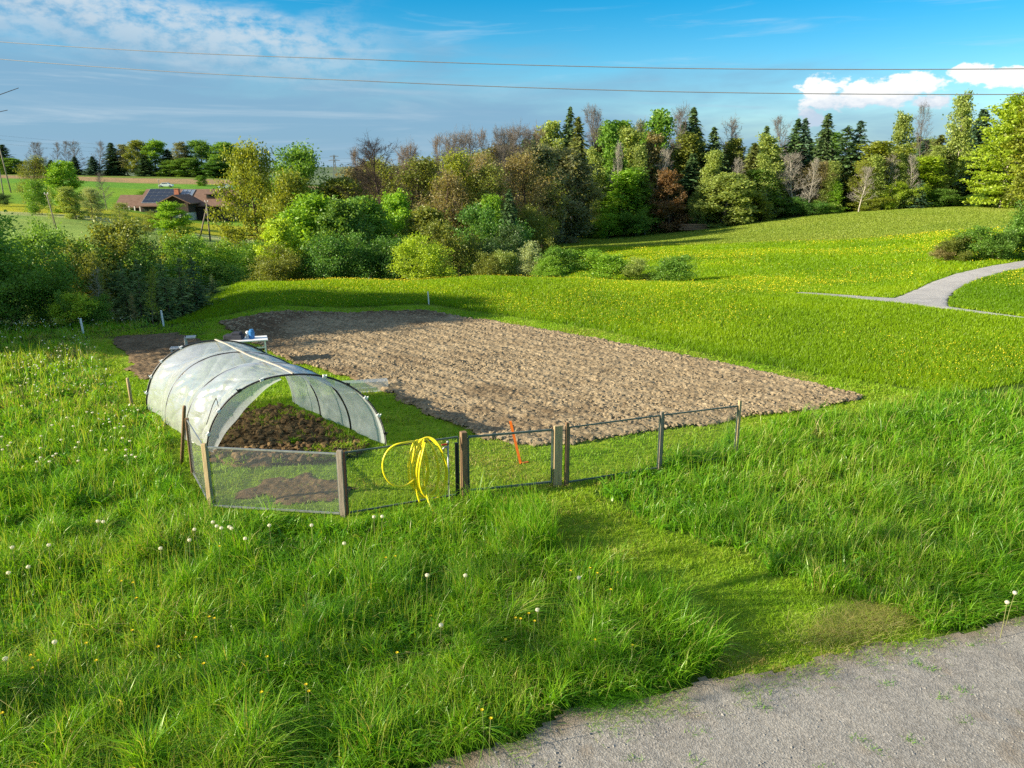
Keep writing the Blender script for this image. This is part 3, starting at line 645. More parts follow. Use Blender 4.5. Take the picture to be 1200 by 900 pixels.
def grass():
    r = np.random.default_rng(21)
    X, Y, ci, cr, cd = clump_points(430000, in_tall, 2.0, 22, 4.6, 27.5, 9, 0.055)
    n = len(X); d = np.hypot(X, Y)
    hn = fbm(X, Y, 1.3, 3, 81); patch = fbm(X, Y, 2.4, 3, 83)
    tuft = fbm(X, Y, 0.45, 2, 87)
    gap = sstep(fbm(X, Y, .55, 3, 89), .30, .46); edge = 1 - sstep(path_dist(X, Y, G([(570, 598), (620, 622), (700, 672), (790, 720), (838, 770), (850, 805)])), .15, .8); h = (0.12 + 0.26 * hn + 0.26 * sstep(tuft, .42, .8) + .20 * edge) * (0.45 + 0.75 * r.random(n)) * (0.35 + .65 * gap) * (1.0 + .22 * sstep(-Y, -11.5, -7.5))
    leftm = sstep(-X, 4.2, 6.5) * sstep(Y, 11, 14); h *= 1 - 0.30 * leftm
    near_edge = sstep(road_v(X, Y)[1], -0.6, 0.0); h *= 1 - 0.30 * near_edge
    fa = fbm(X, Y, 1.1, 2, 91) * 9.0; ca = cd[:, 0] * 6.283
    lm = 0.25 + 0.5 * cd[:, 1]
    lx = 0.26 * np.cos(fa) + lm * 0.65 * np.cos(ca) + r.normal(0, .40, n) + 0.10; ly = 0.26 * np.sin(fa) + lm * .65 * np.sin(ca) + r.normal(0, .40, n) - 0.08
    lx += near_edge * 0.25; ly -= near_edge * 0.35; lx *= 1 - .45 * edge; ly *= 1 - .45 * edge
    w = np.maximum(0.0055 + 0.0105 * r.random(n) ** 1.5, 0.00095 * d)
    tint = 0.25 + 0.46 * patch + 0.44 * (r.random(n) - .25) + 0.36 * (cr - .4) + 0.10 * leftm
    tint = np.where(r.random(n) < 0.05, 0.97, tint)
    o = link('tall_grass', blade_mesh('tall_grass', X, Y, h, w, (lx, ly), 4, M['grass_tall'], tint, 1.15))
    tag(o, 'long uncut green grass in the foreground and along the left', 'grass', kind='stuff')
    # flowering stalks
    X, Y, ci, cr, cd = clump_points(17000, in_tall, 2.0, 33, 4.8, 24, 3, 0.09)
    n = len(X); d = np.hypot(X, Y); k = fbm(X, Y, 1.0, 2, 95) > 0.45; X, Y, d = X[k], Y[k], d[k]; n = len(X)
    o = link('grass_stalks', blade_mesh('grass_stalks', X, Y, 0.42 + 0.25 * r.random(n), np.maximum(0.004, 0.0006 * d), (r.normal(.1, .16, n), r.normal(0, .16, n)), 3, M['grass_tall'], 0.75 + .22 * r.random(n), 0.8))
    tag(o, 'thin pale grass stalks standing above the long grass', 'grass', kind='stuff')
    # broad leaves among the grass (dock, dandelion)
    X, Y, ci, cr, cd = clump_points(30000, in_tall, 2.0, 35, 4.8, 20, 7, 0.04); n = len(X)
    a = r.random(n) * 6.283
    o = link('broad_leaves', blade_mesh('broad_leaves', X, Y, 0.14 + 0.16 * r.random(n), 0.02 + 0.03 * r.random(n), (np.cos(a) * .9, np.sin(a) * .9), 3, M['grass_tall'], 0.25 + .4 * r.random(n), 0.7))
    tag(o, 'broad weed leaves among the long grass', 'weeds', kind='stuff')
    # mown grass
    X, Y, ci, cr, cd = clump_points(560000, in_mown, 1.6, 41, 5.5, 33, 6, 0.045)
    n = len(X); d = np.hypot(X, Y)
    h = (0.035 + 0.05 * r.random(n) + 0.05 * sstep(fbm(X, Y, .6, 3, 97), .55, .8)); w = np.maximum(0.006, 0.0010 * d)
    lx, ly = r.normal(0, .6, n), r.normal(0, .6, n); tint = 0.38 + 0.65 * fbm(X, Y, 1.2, 4, 99) + 0.3 * (r.random(n) - .35)
    dry = sstep(fbm(X, Y, .8, 3, 101), .66, .82) * (Y < 9); tint = np.clip(tint + 0.4 * dry, 0, 1)
    tag(link('mown_grass', blade_mesh('mown_grass', X, Y, h, w, (lx, ly), 2, M['grass_mown'], tint, 0.6)), 'short mown grass round the tilled plot and down to the gravel', 'grass', kind='stuff')
    # flowering meadow
    X, Y, ci, cr, cd = clump_points(700000, in_meadow, 1.35, 51, 15, 44, 6, 0.08, -0.62, 0.95)
    n = len(X); d = np.hypot(X, Y); h = (0.06 + 0.13 * fbm(X, Y, 2.5, 3, 103)) * (0.6 + .6 * r.random(n)); w = np.maximum(0.008, 0.00065 * d)
    tint = 0.12 + 0.62 * fbm(X, Y, 3.5, 4, 105) + 0.18 * (r.random(n) - .3); tint = np.where(inpoly(X, Y, POLY_LAWN), .05 + .3 * fbm(X, Y, 2, 3, 107), tint); rim = 1 - sstep(path_dist(X, Y, MEADOW_FRONT), .3, 1.6); tint = tint - .14 * rim; h = h * (1 + .4 * rim * fbm(X, Y, 1.2, 2, 109))
    tag(link('meadow_grass', blade_mesh('meadow_grass', X, Y, h, w, (r.normal(.05, .35, n), r.normal(0, .35, n)), 2, M['grass_meadow'], tint, 0.8)), 'bright meadow grass behind the tilled plot', 'grass', kind='stuff')
    def in_far(x, y): return ((y > 42) & (y < 84 - 0.028 * (600 + FPX * x / (y + 1) - 850)) & (x > 4) & ~inpoly(x, y, POLY_PATH)) | ((y > 30) & (y < 46) & (x > 20) & ~inpoly(x, y, POLY_PATH))
    X, Y, ci, cr, cd = clump_points(300000, in_far, 1.2, 57, 30, 84, 5, 0.12, 0.05, 0.95); n = len(X); d = np.hypot(X, Y)
    tag(link('hill_grass', blade_mesh('hill_grass', X, Y, 0.10 + .10 * r.random(n), 0.0008 * d, (r.normal(0, .4, n), r.normal(0, .4, n)), 2, M['grass_meadow'], np.where(inpoly(X, Y, POLY_LAWN), .05 + .3 * fbm(X, Y, 2, 3, 107), 0.15 + .6 * fbm(X, Y, 5, 3, 111) + .16 * (r.random(n) - .3)), 0.8)), 'meadow grass on the slope beyond the pale path', 'grass', kind='stuff')
    def in_slope(x, y): return (y > 82 - 0.028 * (600 + FPX * x / (y + 1) - 850)) & (y < 119) & (x > 4)
    X, Y, ci, cr, cd = clump_points(180000, in_slope, .6, 58, 78, 119, 5, 0.12, 0.05, 0.85); n = len(X); d = np.hypot(X, Y)
    tag(link('slope_grass', blade_mesh('slope_grass', X, Y, 0.07 + .08 * r.random(n), 0.0008 * d, (r.normal(0, .4, n), r.normal(0, .4, n)), 2, M['grass_slope'], 0.25 + .5 * fbm(X, Y, 6, 4, 113) + .2 * (r.random(n) - .3), 0.8)), 'short grass on the upper slope below the forest', 'grass', kind='stuff')
    # yellow flowers of the meadows
    def flowers(name, n0, reg, pw, seed, a, b, zb, size, thr, sc, mat, label, amin, amax):
        X, Y, ci, cr, cd = clump_points(n0, reg, pw, seed, a, b, 4, 0.25, amin, amax); q = fbm(X, Y, sc, 3, seed) ; k = q + 0.25 * (r.random(len(X)) - .5) > thr; X, Y = X[k], Y[k]; n = len(X); d = np.hypot(X, Y)
        s = np.maximum(size, 0.00040 * d) * (0.7 + .6 * r.random(n)); Z = ter(X, Y) + zb * (0.7 + .5 * r.random(n))
        an = r.random(n) * 6.28; til = r.normal(0, .5, (n, 2)); V = np.empty((n, 5, 3))
        for k5 in range(5):
            c, s5 = np.cos(an + k5 * 1.2566), np.sin(an + k5 * 1.2566); V[:, k5] = np.stack([X + c * s, Y + s5 * s, Z + (c * til[:, 0] + s5 * til[:, 1]) * s], 1)
        tag(link(name, new_mesh(name, V.reshape(-1, 3), [np.arange(n * 5).reshape(-1, 5)], mat, False, {'tint': np.repeat(r.random(n), 5)})), label, 'flowers', kind='stuff')
    flowers('meadow_buttercups', 90000, in_meadow, 1.2, 121, 17, 44, 0.16, 0.010, 0.56, 7.0, M['petal_yellow'], 'tiny yellow buttercups dotted over the meadow', -0.62, 0.95)
    flowers('slope_buttercups', 50000, in_far, 1.0, 131, 42, 84, 0.15, 0.02, 0.56, 11.0, M['petal_yellow'], 'yellow buttercups on the slope beyond the path', 0.05, 0.95)
    def in_left(x, y): return in_tall(x, y) & (x < -7) & (y > 14)
    flowers('white_flowers', 2600, in_left, 1.2, 141, 14, 27, 0.34, 0.016, 0.50, 2.0, M['petal_white'], 'tiny white flowers at the far left of the long grass', -0.75, -0.3)
    # clippings and dry grass on the edge of the gravel
    c0 = at(715, 812)[:2]; n = 5200; X = c0[0] + r.normal(0, .24, n) + r.normal(0, .1, n); Y = c0[1] + (X - c0[0]) * .25 + r.normal(0, .12, n); a = r.random(n) * 6.28
    tag(link('grass_clippings', blade_mesh('grass_clippings', X, Y, 0.05 + .09 * r.random(n), np.full(n, .006), (np.cos(a) * 1.25, np.sin(a) * 1.25), 2, M['grass_tall'], .1 + .35 * r.random(n), .3, 0.02)), 'loose dark grass clippings lying on the edge of the gravel', 'clippings', kind='stuff')
    n = 3000; us = r.uniform(0, RL, n); v = r.normal(-.02, .13, n); X = ROAD_A[0] + us * RU[0] + v * RN[0]; Y = ROAD_A[1] + us * RU[1] + v * RN[1]; k = fbm(X, Y, .5, 2, 151) > .47; X, Y = X[k], Y[k]; n = len(X); a = r.random(n) * 6.28
    tag(link('dry_grass', blade_mesh('dry_grass', X, Y, 0.04 + .08 * r.random(n), np.full(n, .005), (np.cos(a) * 1.2, np.sin(a) * 1.2), 2, M['grass_tall'], .45 + .55 * r.random(n), .3, 0.015)), 'straggling dry grass along the edge of the gravel', 'grass', kind='stuff')
    c1 = at(1015, 732)[:2]; n = 5200; X = c1[0] + r.normal(0, .42, n); Y = c1[1] + (X - c1[0]) * .42 + r.normal(0, .17, n); k = road_v(X, Y)[1] < .1; X, Y = X[k], Y[k]; n = len(X); a = r.random(n) * 6.28
    tag(link('straw', blade_mesh('straw', X, Y, 0.06 + .12 * r.random(n), np.full(n, .005), (np.cos(a) * 1.25, np.sin(a) * 1.25), 2, M['grass_tall'], .86 + .2 * r.random(n), .3, 0.04)), 'dry straw coloured grass at the corner of the mown strip and the gravel', 'straw', kind='stuff')
    us = r.uniform(0, RL, 26); vs = r.uniform(.1, 1.6, 26); X = np.concatenate([ROAD_A[0] + u * RU[0] + v * RN[0] + r.normal(0, .05, 40) for u, v in zip(us, vs)]); Y = np.concatenate([ROAD_A[1] + u * RU[1] + v * RN[1] + r.normal(0, .035, 40) for u, v in zip(us, vs)]); n = len(X); a = r.random(n) * 6.28
    tag(link('road_weeds', blade_mesh('road_weeds', X, Y, 0.02 + .05 * r.random(n), np.full(n, .006), (np.cos(a) * .9, np.sin(a) * .9), 2, M['grass_tall'], .3 + .5 * r.random(n), .3, 0.012)), 'small tufts of weed growing through the gravel', 'weeds', kind='stuff')
    # weeds growing in the bed
    X, Y = scatter(POLY_BED, 26000, 61); k = fbm(X, Y, .5, 3, 63) + .25 * (np.hypot(X + 4.9, Y - 14.0) > 1.3) > .56; X, Y = X[k], Y[k]; n = len(X)
    tag(link('bed_weeds', blade_mesh('bed_weeds', X, Y, 0.06 + .12 * r.random(n), np.full(n, .014), (r.normal(0, .6, n), r.normal(0, .6, n)), 2, M['grass_mown'], .5 + .5 * r.random(n), .7, 0.05 + 0.15 * np.exp(-((X + 4.9) ** 2 + (Y - 14.2) ** 2) / 1.6))), 'sparse green weeds over the bed under the tunnel', 'weeds', kind='stuff')
grass()

# ------------------------------------------------------------------ trees
class TreeB:
    def __init__(s, seed): s.r = np.random.default_rng(seed); s.V = []; s.F = []; s.n = 0; s.leaf = []
    def limb(s, P, r0, r1, sides=5):
        P = np.asarray(P, float); n = len(P); T = np.gradient(P, axis=0); T /= np.linalg.norm(T, axis=1)[:, None] + 1e-9
        ref = np.where(np.abs(T[:, 2:3]) < .9, np.array((0, 0, 1.0)), np.array((1.0, 0, 0))); u = np.cross(T, ref); u /= np.linalg.norm(u, axis=1)[:, None] + 1e-9; w = np.cross(T, u)
        rr = np.linspace(r0, r1, n); a = np.arange(sides) * 2 * math.pi / sides
        V = P[:, None] + rr[:, None, None] * (np.cos(a)[None, :, None] * u[:, None] + np.sin(a)[None, :, None] * w[:, None])
        i = np.arange(n - 1)[:, None] * sides; k = np.arange(sides)[None]; k2 = (k + 1) % sides
        s.F.append(np.stack([i + k, i + k2, i + sides + k2, i + sides + k], -1).reshape(-1, 4) + s.n); s.V.append(V.reshape(-1, 3)); s.n += n * sides
    def path(s, p, d, L, n=4, wob=.12, up=0.0):
        P = [np.array(p, float)]; d = np.array(d, float); d /= np.linalg.norm(d)
        for i in range(n - 1):
            d = d + s.r.normal(0, wob, 3) + np.array((0, 0, up)); d /= np.linalg.norm(d); P.append(P[-1] + d * L / (n - 1))
        return np.array(P), d
    def clump(s, c, n, sig, flat=.8):
        s.leaf.append(c + s.r.normal(0, 1, (n, 3)) * np.array((sig, sig, sig * flat)))
    def wood(s): return np.concatenate(s.V), [np.concatenate(s.F)]
    def leaves(s, size, aspect=.62, upbias=.12, lo=.6):
        C = np.concatenate(s.leaf); n = len(C); r = s.r
        N_ = r.normal(0, 1, (n, 3)); N_[:, 2] = N_[:, 2] * .8 + upbias; N_ /= np.linalg.norm(N_, axis=1)[:, None]
        u = np.cross(N_, r.normal(0, 1, (n, 3))); u /= np.linalg.norm(u, axis=1)[:, None] + 1e-9; w = np.cross(N_, u)
        z = size * (lo + (1 - lo) * 2 * r.random(n))[:, None] / 2; b = w * aspect
        V = np.stack([C - u * z, C + b * z - u * z * .1, C + u * z, C - b * z + u * z * .1], 1)
        q = np.repeat(np.clip(r.normal(.45, .22, n) + .25 * (fbm(C[:, 0] + C[:, 2], C[:, 1] - C[:, 2] * .7, 1.4, 2, 5) - .5), 0, 1), 4)
        return V.reshape(-1, 3), [np.arange(n * 4).reshape(-1, 4)], q
KINDS = {}
def register(kind, root, ch, h, Rr):
    # measure the real height and crown radius of the model
    me = ch[-1].data; c = np.empty(len(me.vertices) * 3, np.float32); me.vertices.foreach_get('co', c); c = c.reshape(-1, 3); q = np.hypot(c[:, 0], c[:, 1])
    KINDS.setdefault(kind, []).append((root, ch, float(np.percentile(c[:, 2], 98.8)), float(np.percentile(q, 90))))
def finish(kind, tb, h, Rr, leafsize, matl='leaf', **kw):
    root = bpy.data.objects.new(kind, None)
    ch = []
    w = bpy.data.objects.new('trunk', new_mesh(kind + '_trunk', *tb.wood(), M['bark'], True)); ch.append(w)
    if tb.leaf:
        V, F, q = tb.leaves(leafsize, **kw); ch.append(bpy.data.objects.new('crown', new_mesh(kind + '_crown', V, F, M[matl], False, {'tint': q})))
    register(kind, root, ch, h, Rr)
def broad(kind, seed, h, Rr, base=.22, nl=26, nsub=7, ntw=4, lpt=16, leafsize=.24, sig=.32, tr=.02, up=.35, shape='round', stems=1, matl='leaf', twigs=True, wob=.16, leader=.93, extra=0, twr=.012, sides=4, flat=.8, gap=.0):
    t = TreeB(seed); r = t.r
    for st in range(stems):
        off = r.normal(0, Rr * .12, 3) * (stems > 1); off[2] = 0; d0 = np.array((r.normal(0, .06), r.normal(0, .06), 1)) + (np.array((*r.normal(0, .30, 2), 0)) if stems > 1 else 0)
        hh = h * leader * (1 if st == 0 else r.uniform(.65, 1))
        TP, _ = t.path(off + np.array((0, 0, -.03 * h)), d0, hh * 1.03, 9, .05, .04); r0 = h * tr / math.sqrt(stems); t.limb(TP, r0, r0 * .18, 7)
        n1 = max(3, nl // stems)
        for i in range(n1):
            q = base + (1 - base) * (i + r.random()) / n1; q = min(q, .99); f = q * 8; k = int(f); p = TP[k] + (TP[min(k + 1, 8)] - TP[k]) * (f - k)
            qq = (q - base) / (1 - base)
            prof = {'round': math.sin(math.pi * (0.12 + .86 * qq)) ** .6, 'cone': (1 - qq) ** .8 + .12, 'vase': .45 + .6 * qq ** .8 if qq < .85 else 1.0 - (qq - .85) * 3,
                    'col': .75 + .3 * math.sin(math.pi * qq) if qq < .9 else .5, 'dome': (1 - qq ** 2.2) ** .5 + .1}[shape]
            az = i * 2.399 + r.normal(0, .4); el = up + .75 * qq + r.normal(0, .14); L = Rr * prof * r.uniform(.72, 1.12)
            if r.random() < gap: L *= .45
            d = np.array((math.cos(az) * math.cos(el), math.sin(az) * math.cos(el), math.sin(el)))
            LP, dd = t.path(p, d, L, 6, wob * .8, .05); lr = max(r0 * .36 * (1 - .6 * qq), twr * 1.3); t.limb(LP, lr, twr * .9, sides)
            for j in range(nsub):
                s_ = .25 + .75 * (j + r.random()) / nsub; f = min(s_, .99) * 5; k = int(f); p2 = LP[k] + (LP[k + 1] - LP[k]) * (f - k)
                d2 = (LP[min(k + 1, 5)] - LP[k]); d2 = d2 / np.linalg.norm(d2) + r.normal(0, .62, 3) + np.array((0, 0, .12)); L2 = Rr * .40 * r.uniform(.5, 1.1) * (1.15 - .5 * s_)
                SP, d3 = t.path(p2, d2, L2, 4, wob, .04); t.limb(SP, max(lr * .42, twr), twr * .6, 3)
                for m_ in range(ntw):
                    s3 = .3 + .7 * (m_ + r.random()) / ntw; p3 = SP[0] + (SP[-1] - SP[0]) * s3; d4 = d3 + r.normal(0, .7, 3) + np.array((0, 0, .15)); L3 = L2 * r.uniform(.3, .75)
                    QP, _ = t.path(p3, d4, L3, 3, wob, .03)
                    if twigs: t.limb(QP, twr * .75, twr * .3, 3)
                    if lpt:
                        if r.random() > gap: t.clump(QP[-1] * .7 + QP[1] * .3, max(1, int(lpt * r.uniform(.4, 1.6))), sig, flat)
                    for e in range(extra):
                        q4 = QP[0] + (QP[-1] - QP[0]) * r.random(); EP, _ = t.path(q4, d4 / np.linalg.norm(d4) + r.normal(0, .6, 3), L3 * r.uniform(.3, .8), 3, wob, .03); t.limb(EP, twr * .55, twr * .22, 3)
    finish(kind, t, h, Rr, leafsize, matl)
def spruce(kind, seed, h, Rr, base=.06, nw=34, nb=7, leafsize=.5, droop=.25, gapp=.12, tr=.011, per=9, top=1.0, asp=.34, power=.85):
    t = TreeB(seed); r = t.r; TP, _ = t.path((0, 0, -.02 * h), (0, 0, 1), h * 1.02, 8, .012); t.limb(TP, h * tr, h * tr * .08, 6)
    LC = []
    for i in range(nw):
        q = min(.992, base + (1 - base) * max(0.0, (i + r.uniform(-.45, .45)) / nw) ** .95); q = max(q, base); z = h * q; f = q * 7; k = min(int(f), 6); p = TP[k] + (TP[k + 1] - TP[k]) * (f - k)
        rr = Rr * ((1 - q) ** power) * r.uniform(.8, 1.12) + .03 * Rr
        for b in range(nb):
            if r.random() < gapp: continue
            az = (b + r.random() * .8) * 2 * math.pi / nb + i * .7; L = rr * r.uniform(.50, 1.22); el = .42 * (q - .35) - droop * .4 + r.normal(0, .16)
            d = np.array((math.cos(az) * math.cos(el), math.sin(az) * math.cos(el), math.sin(el)))
            n = 5; LP = [p]; dd = d.copy()
            for s_ in range(n - 1): dd = dd + np.array((0, 0, -droop * .28 if s_ < 2 else droop * .22)) + r.normal(0, .04, 3); dd /= np.linalg.norm(dd); LP.append(LP[-1] + dd * L / (n - 1))
            LP = np.array(LP); t.limb(LP, max(.004 * h * (1 - q) * .6, .002 * h * .5), .0008 * h, 3)
            m_ = max(3, int(per * (.35 + .9 * (1 - q))))
            s_ = (np.arange(m_) + r.random(m_)) / m_; s_ = .12 + .9 * s_; s_ = np.minimum(s_, .999) * (n - 1); kk = s_.astype(int); pp = LP[kk] + (LP[kk + 1] - LP[kk]) * (s_ - kk)[:, None]
            side = np.cross(d, (0, 0, 1)); side /= np.linalg.norm(side); sp = r.normal(0, .18, m_)[:, None] * L; pp = pp + np.array((0, 0, 1.0)) * r.normal(-.05, .10, (m_, 1)) * Rr * .6
            LC.append(np.concatenate([pp + side * sp * (1.1 - s_[:, None] / (n - 1) * .7), np.repeat((d * .75 + np.array((0, 0, -.35 * droop * 2)))[None], m_, 0) + side * np.sign(sp) * .55, np.full((m_, 1), .6 + .6 * (1 - q))], 1))
    LC = np.concatenate(LC); C, D, sc = LC[:, :3], LC[:, 3:6], LC[:, 6:7]; n = len(C); D = D + r.normal(0, .28, (n, 3)); D /= np.linalg.norm(D, axis=1)[:, None]
    Nn = r.normal(0, .8, (n, 3)) + np.array((0, 0, .5)); w = np.cross(D, Nn); w /= np.linalg.norm(w, axis=1)[:, None]; z = leafsize * sc * r.uniform(.6, 1.25, (n, 1)) / 2
    V = np.stack([C - D * z, C + w * z * asp, C + D * z, C - w * z * asp], 1).reshape(-1, 3); q = np.repeat(np.clip(r.normal(.42, .2, n), 0, 1), 4)
    root = bpy.data.objects.new(kind, None); ch = [bpy.data.objects.new('trunk', new_mesh(kind + '_trunk', *t.wood(), M['bark'], True)), bpy.data.objects.new('crown', new_mesh(kind + '_crown', V, [np.arange(n * 4).reshape(-1, 4)], M['needle'], False, {'tint': q}))]
    register(kind, root, ch, h, Rr)

for s in range(3): spruce('spruce', 100 + s, 22, 3.3, .06, 62, 8, 1.05, .55, .16, per=12, power=.72, asp=.42)
for s in range(2): spruce('pine', 110 + s, 22, 3.4, .10, 40, 7, 1.15, .2, .28, per=16, asp=.5, power=.5)
for s in range(3): spruce('young_spruce', 120 + s, 1.6, .48, .04, 17, 7, .13, .1, .1, .012, 9)
for s in range(3): broad('leafy_tree', 200 + s, 17, 4.0, .07, 40, 7, 4, 16, .40, .40, .014, .02, 'round', gap=.10)
broad('high_tree', 205, 13, 3.0, .58, 22, 7, 4, 20, .32, .36, .016, .2, 'round', gap=.15)
for s in range(3): broad('slim_tree', 215 + s, 20, 2.7, .05, 46, 6, 4, 11, .34, .42, .009, .30, 'cone', gap=.22, wob=.2)
for s in range(2): broad('tall_tree', 210 + s, 20, 2.9, .20, 34, 6, 4, 12, .42, .45, .010, .45, 'col', gap=.2)
for s in range(3): broad('bare_tree', 220 + s, 19, 4.6, .24, 30, 7, 5, 0, .2, .3, .012, .48, 'dome', extra=5, twr=.017, wob=.15)
for s in range(3): broad('budding_tree', 230 + s, 14, 4.0, .16, 32, 8, 5, 8, .20, .34, .014, .30, 'round', extra=2, twr=.013)
for s in range(2): broad('oak_tree', 240 + s, 12, 4.4, .12, 34, 8, 4, 17, .26, .40, .020, .12, 'dome', gap=.12, wob=.22)
for s in range(3): broad('bush', 250 + s, 3.0, 1.7, .02, 26, 6, 4, 17, .115, .16, .010, .5, 'round', stems=4, twr=.004, sides=3)
for s in range(2): broad('big_bush', 260 + s, 6.0, 2.9, .03, 34, 7, 4, 17, .17, .26, .010, .45, 'round', stems=4, twr=.006, sides=3, gap=.05)
for s in range(2): broad('sapling', 270 + s, 4.0, .8, .15, 16, 4, 3, 5, .12, .12, .008, .7, 'col', twr=.004, sides=3)
broad('bare_sapling', 280, 3.0, .7, .12, 16, 5, 3, 1, .06, .1, .007, .6, 'cone', twr=.004, sides=3)
def beech(kind, seed, h, Rr):
    t = TreeB(seed); r = t.r; TP, _ = t.path((0, 0, -.3), (0, 0, 1), h, 9, .03); t.limb(TP, .34, .05, 8)
    for i in range(120):
        q = .06 + .92 * (i + r.random()) / 120; f = q * 8; k = min(int(f), 7); p = TP[k] + (TP[k + 1] - TP[k]) * (f - k); az = i * 2.399; L = Rr * (math.sin(math.pi * (.22 + .70 * q)) ** .6) * r.uniform(.75, 1.1); el = -.02 + .95 * q * q + r.normal(0, .12)
        d = np.array((math.cos(az) * math.cos(el), math.sin(az) * math.cos(el), math.sin(el))); LP, dd = t.path(p, d, L, 7, .05, -.01); t.limb(LP, .08 * (1.1 - q), .012, 4)
        side = np.cross(d, (0, 0, 1)); side /= np.linalg.norm(side)
        for j in range(22):
            s_ = .22 + .78 * (j + r.random()) / 22; f = min(s_, .999) * 6; k = int(f); c = LP[k] + (LP[k + 1] - LP[k]) * (f - k); w = L * .30 * (1.15 - s_)
            t.clump(c + side * r.normal(0, w) + np.array((0, 0, -.05)), 9, .42, .42)
    finish(kind, t, h, Rr, .40, upbias=.5)
beech('beech_tree', 300, 20, 6.0)

BK = {'dark': (.07, .055, .045), 'grey': (.20, .185, .165), 'brown': (.14, .105, .08), 'pale': (.42, .40, .35), 'tan': (.25, .20, .14)}
GR = {'dark': (0.080, 0.150, 0.055), 'spr': (0.110, 0.182, 0.069), 'olive_spr': (0.186, 0.222, 0.059), 'blue': (0.090, 0.170, 0.100),
      'mid': (0.159, 0.309, 0.045), 'bright': (0.229, 0.414, 0.038), 'lime': (0.363, 0.500, 0.041), 'yolive': (0.262, 0.316, 0.038), 'olive': (0.200, 0.243, 0.048), 'pale': (0.304, 0.390, 0.103), 'copper': (0.190, 0.115, 0.055), 'deep': (0.103, 0.236, 0.045), 'grey': (0.22, 0.24, 0.13), 'white': (0.36, 0.43, 0.22), 'tan': (0.270, 0.235, 0.105), 'forest': (0.145, 0.276, 0.048)}
USED = {}
tr_ = random.Random(5)
FIRST = set()
def tree(kind, px, ytop, Y, wpx, leafc, barkc, label, cat='tree', group=None, base=None, name=None):
    """one tree: foot at forward distance Y in line with px, top at ytop, crown wpx wide as measured on the photograph"""
    x = xat(px, Y, 0); z0 = tz(x, Y) if base is None else base
    ztop = zy(px, ytop, Y)[2]; h = max(ztop - z0, .5); w = wpx / FPX * (Y * cp_ + 3) * 1.18
    lst = KINDS[kind]; root, ch, h0, R0 = lst[USED.get(kind, 0) % len(lst)]; USED[kind] = USED.get(kind, 0) + 1
    sx = w / (2 * R0); sz = h / h0
    col = {'trunk': BK[barkc], 'crown': GR[leafc] if isinstance(leafc, str) else leafc}
    k = 0.9 + .2 * tr_.random(); col['crown'] = tuple(c * k for c in col['crown'])
    o = dup(root, ch, (x, Y, z0), tr_.random() * 6.28, (sx, sx, sz), label, group, col); o['category'] = cat; o.name = name or kind
    return o
T = tree
GF, GC, GRD, GL, GB = 'trees of the forest at the right', 'trees in the valley behind the meadow', 'trees on the ridge at the left', 'shrubs of the hedge at the left', 'bushes behind the meadow'
# --- forest at the right: front row with its own features
T('tall_tree', 650, 146, 124, 34, 'pale', 'grey', 'tall tree with pale green rounded top left of the tallest spruces', group=GF)
T('spruce', 664, 129, 122, 26, 'spr', 'brown', 'tallest spruce at the left end of the forest', group=GF)
T('spruce', 677, 143, 119, 30, 'olive_spr', 'brown', 'olive green spruce just right of the tallest spruce', group=GF)
T('spruce', 630, 159, 116, 26, 'dark', 'brown', 'slim dark spruce at the left edge of the forest', group=GF)
T('budding_tree', 645, 172, 112, 44, 'tan', 'tan', 'brownish budding tree before the slim dark spruce', group=GF)
T('bare_tree', 661, 190, 111, 26, 'tan', 'pale', 'thin pale trunked tree, left of two at the forest edge', group=GF)
T('bare_tree', 671, 194, 111, 24, 'tan', 'pale', 'thin pale trunked tree, right of two at the forest edge', group=GF)
T('bare_tree', 692, 129, 124, 26, 'grey', 'grey', 'tall leafless tree with crooked arching branches', group=GF)
T('bare_tree', 712, 125, 126, 44, 'grey', 'grey', 'tallest leafless grey tree in the forest', group=GF)
T('spruce', 697, 172, 118, 36, 'olive_spr', 'brown', 'shaded spruce with hanging branches below the crooked bare tree', group=GF)
T('tall_tree', 728, 147, 117, 38, 'mid', 'brown', 'mid green tree left of the reddish topped tree', group=GF)
T('slim_tree', 732, 202, 112, 44, 'bright', 'brown', 'bright green broad tree low in front of the forest', group=GF)
T('tall_tree', 757, 131, 120, 36, 'mid', 'brown', 'tall tree with bright green broken top', group=GF)
T('tall_tree', 764, 158, 117, 34, 'tan', 'brown', 'tree with rusty brown upper crown beneath the green broken top', group=GF)
T('slim_tree', 757, 198, 112, 40, 'mid', 'grey', 'leafy green tree left of the copper brown one', group=GF)
T('leafy_tree', 784, 202, 111, 32, 'copper', 'brown', 'copper brown tree at the forest edge', group=GF)
T('bare_tree', 801, 126, 126, 42, 'grey', 'grey', 'leafless grey tree with rounded top left of a spruce', group=GF)
T('spruce', 812, 131, 122, 30, 'spr', 'brown', 'tall spruce in front of the rounded leafless tree', group=GF)
T('slim_tree', 797, 160, 120, 36, 'olive', 'brown', 'olive tree above the copper brown one', group=GF)
T('spruce', 806, 182, 116, 34, 'dark', 'brown', 'very dark spruce right of the copper brown tree', group=GF)
T('spruce', 835, 152, 120, 30, 'spr', 'brown', 'spruce left of the leafless tree above the pale green thicket', group=GF)
T('bare_tree', 847, 141, 126, 40, 'grey', 'grey', 'leafless tree above the pale green thicket', group=GF)
T('big_bush', 817, 226, 112, 24, 'pale', 'grey', 'light green rounded bush at the end of the log pile', cat='bush', group=GF)
T('leafy_tree', 845, 205, 112, 54, 'pale', 'grey', 'pale green rounded thicket bulging from the forest', group=GF)
T('tall_tree', 862, 165, 122, 26, 'olive', 'brown', 'narrow olive tree between two spruces', group=GF)
T('spruce', 875, 172, 118, 30, 'olive_spr', 'brown', 'ragged olive spruce right of the pale green thicket', group=GF)
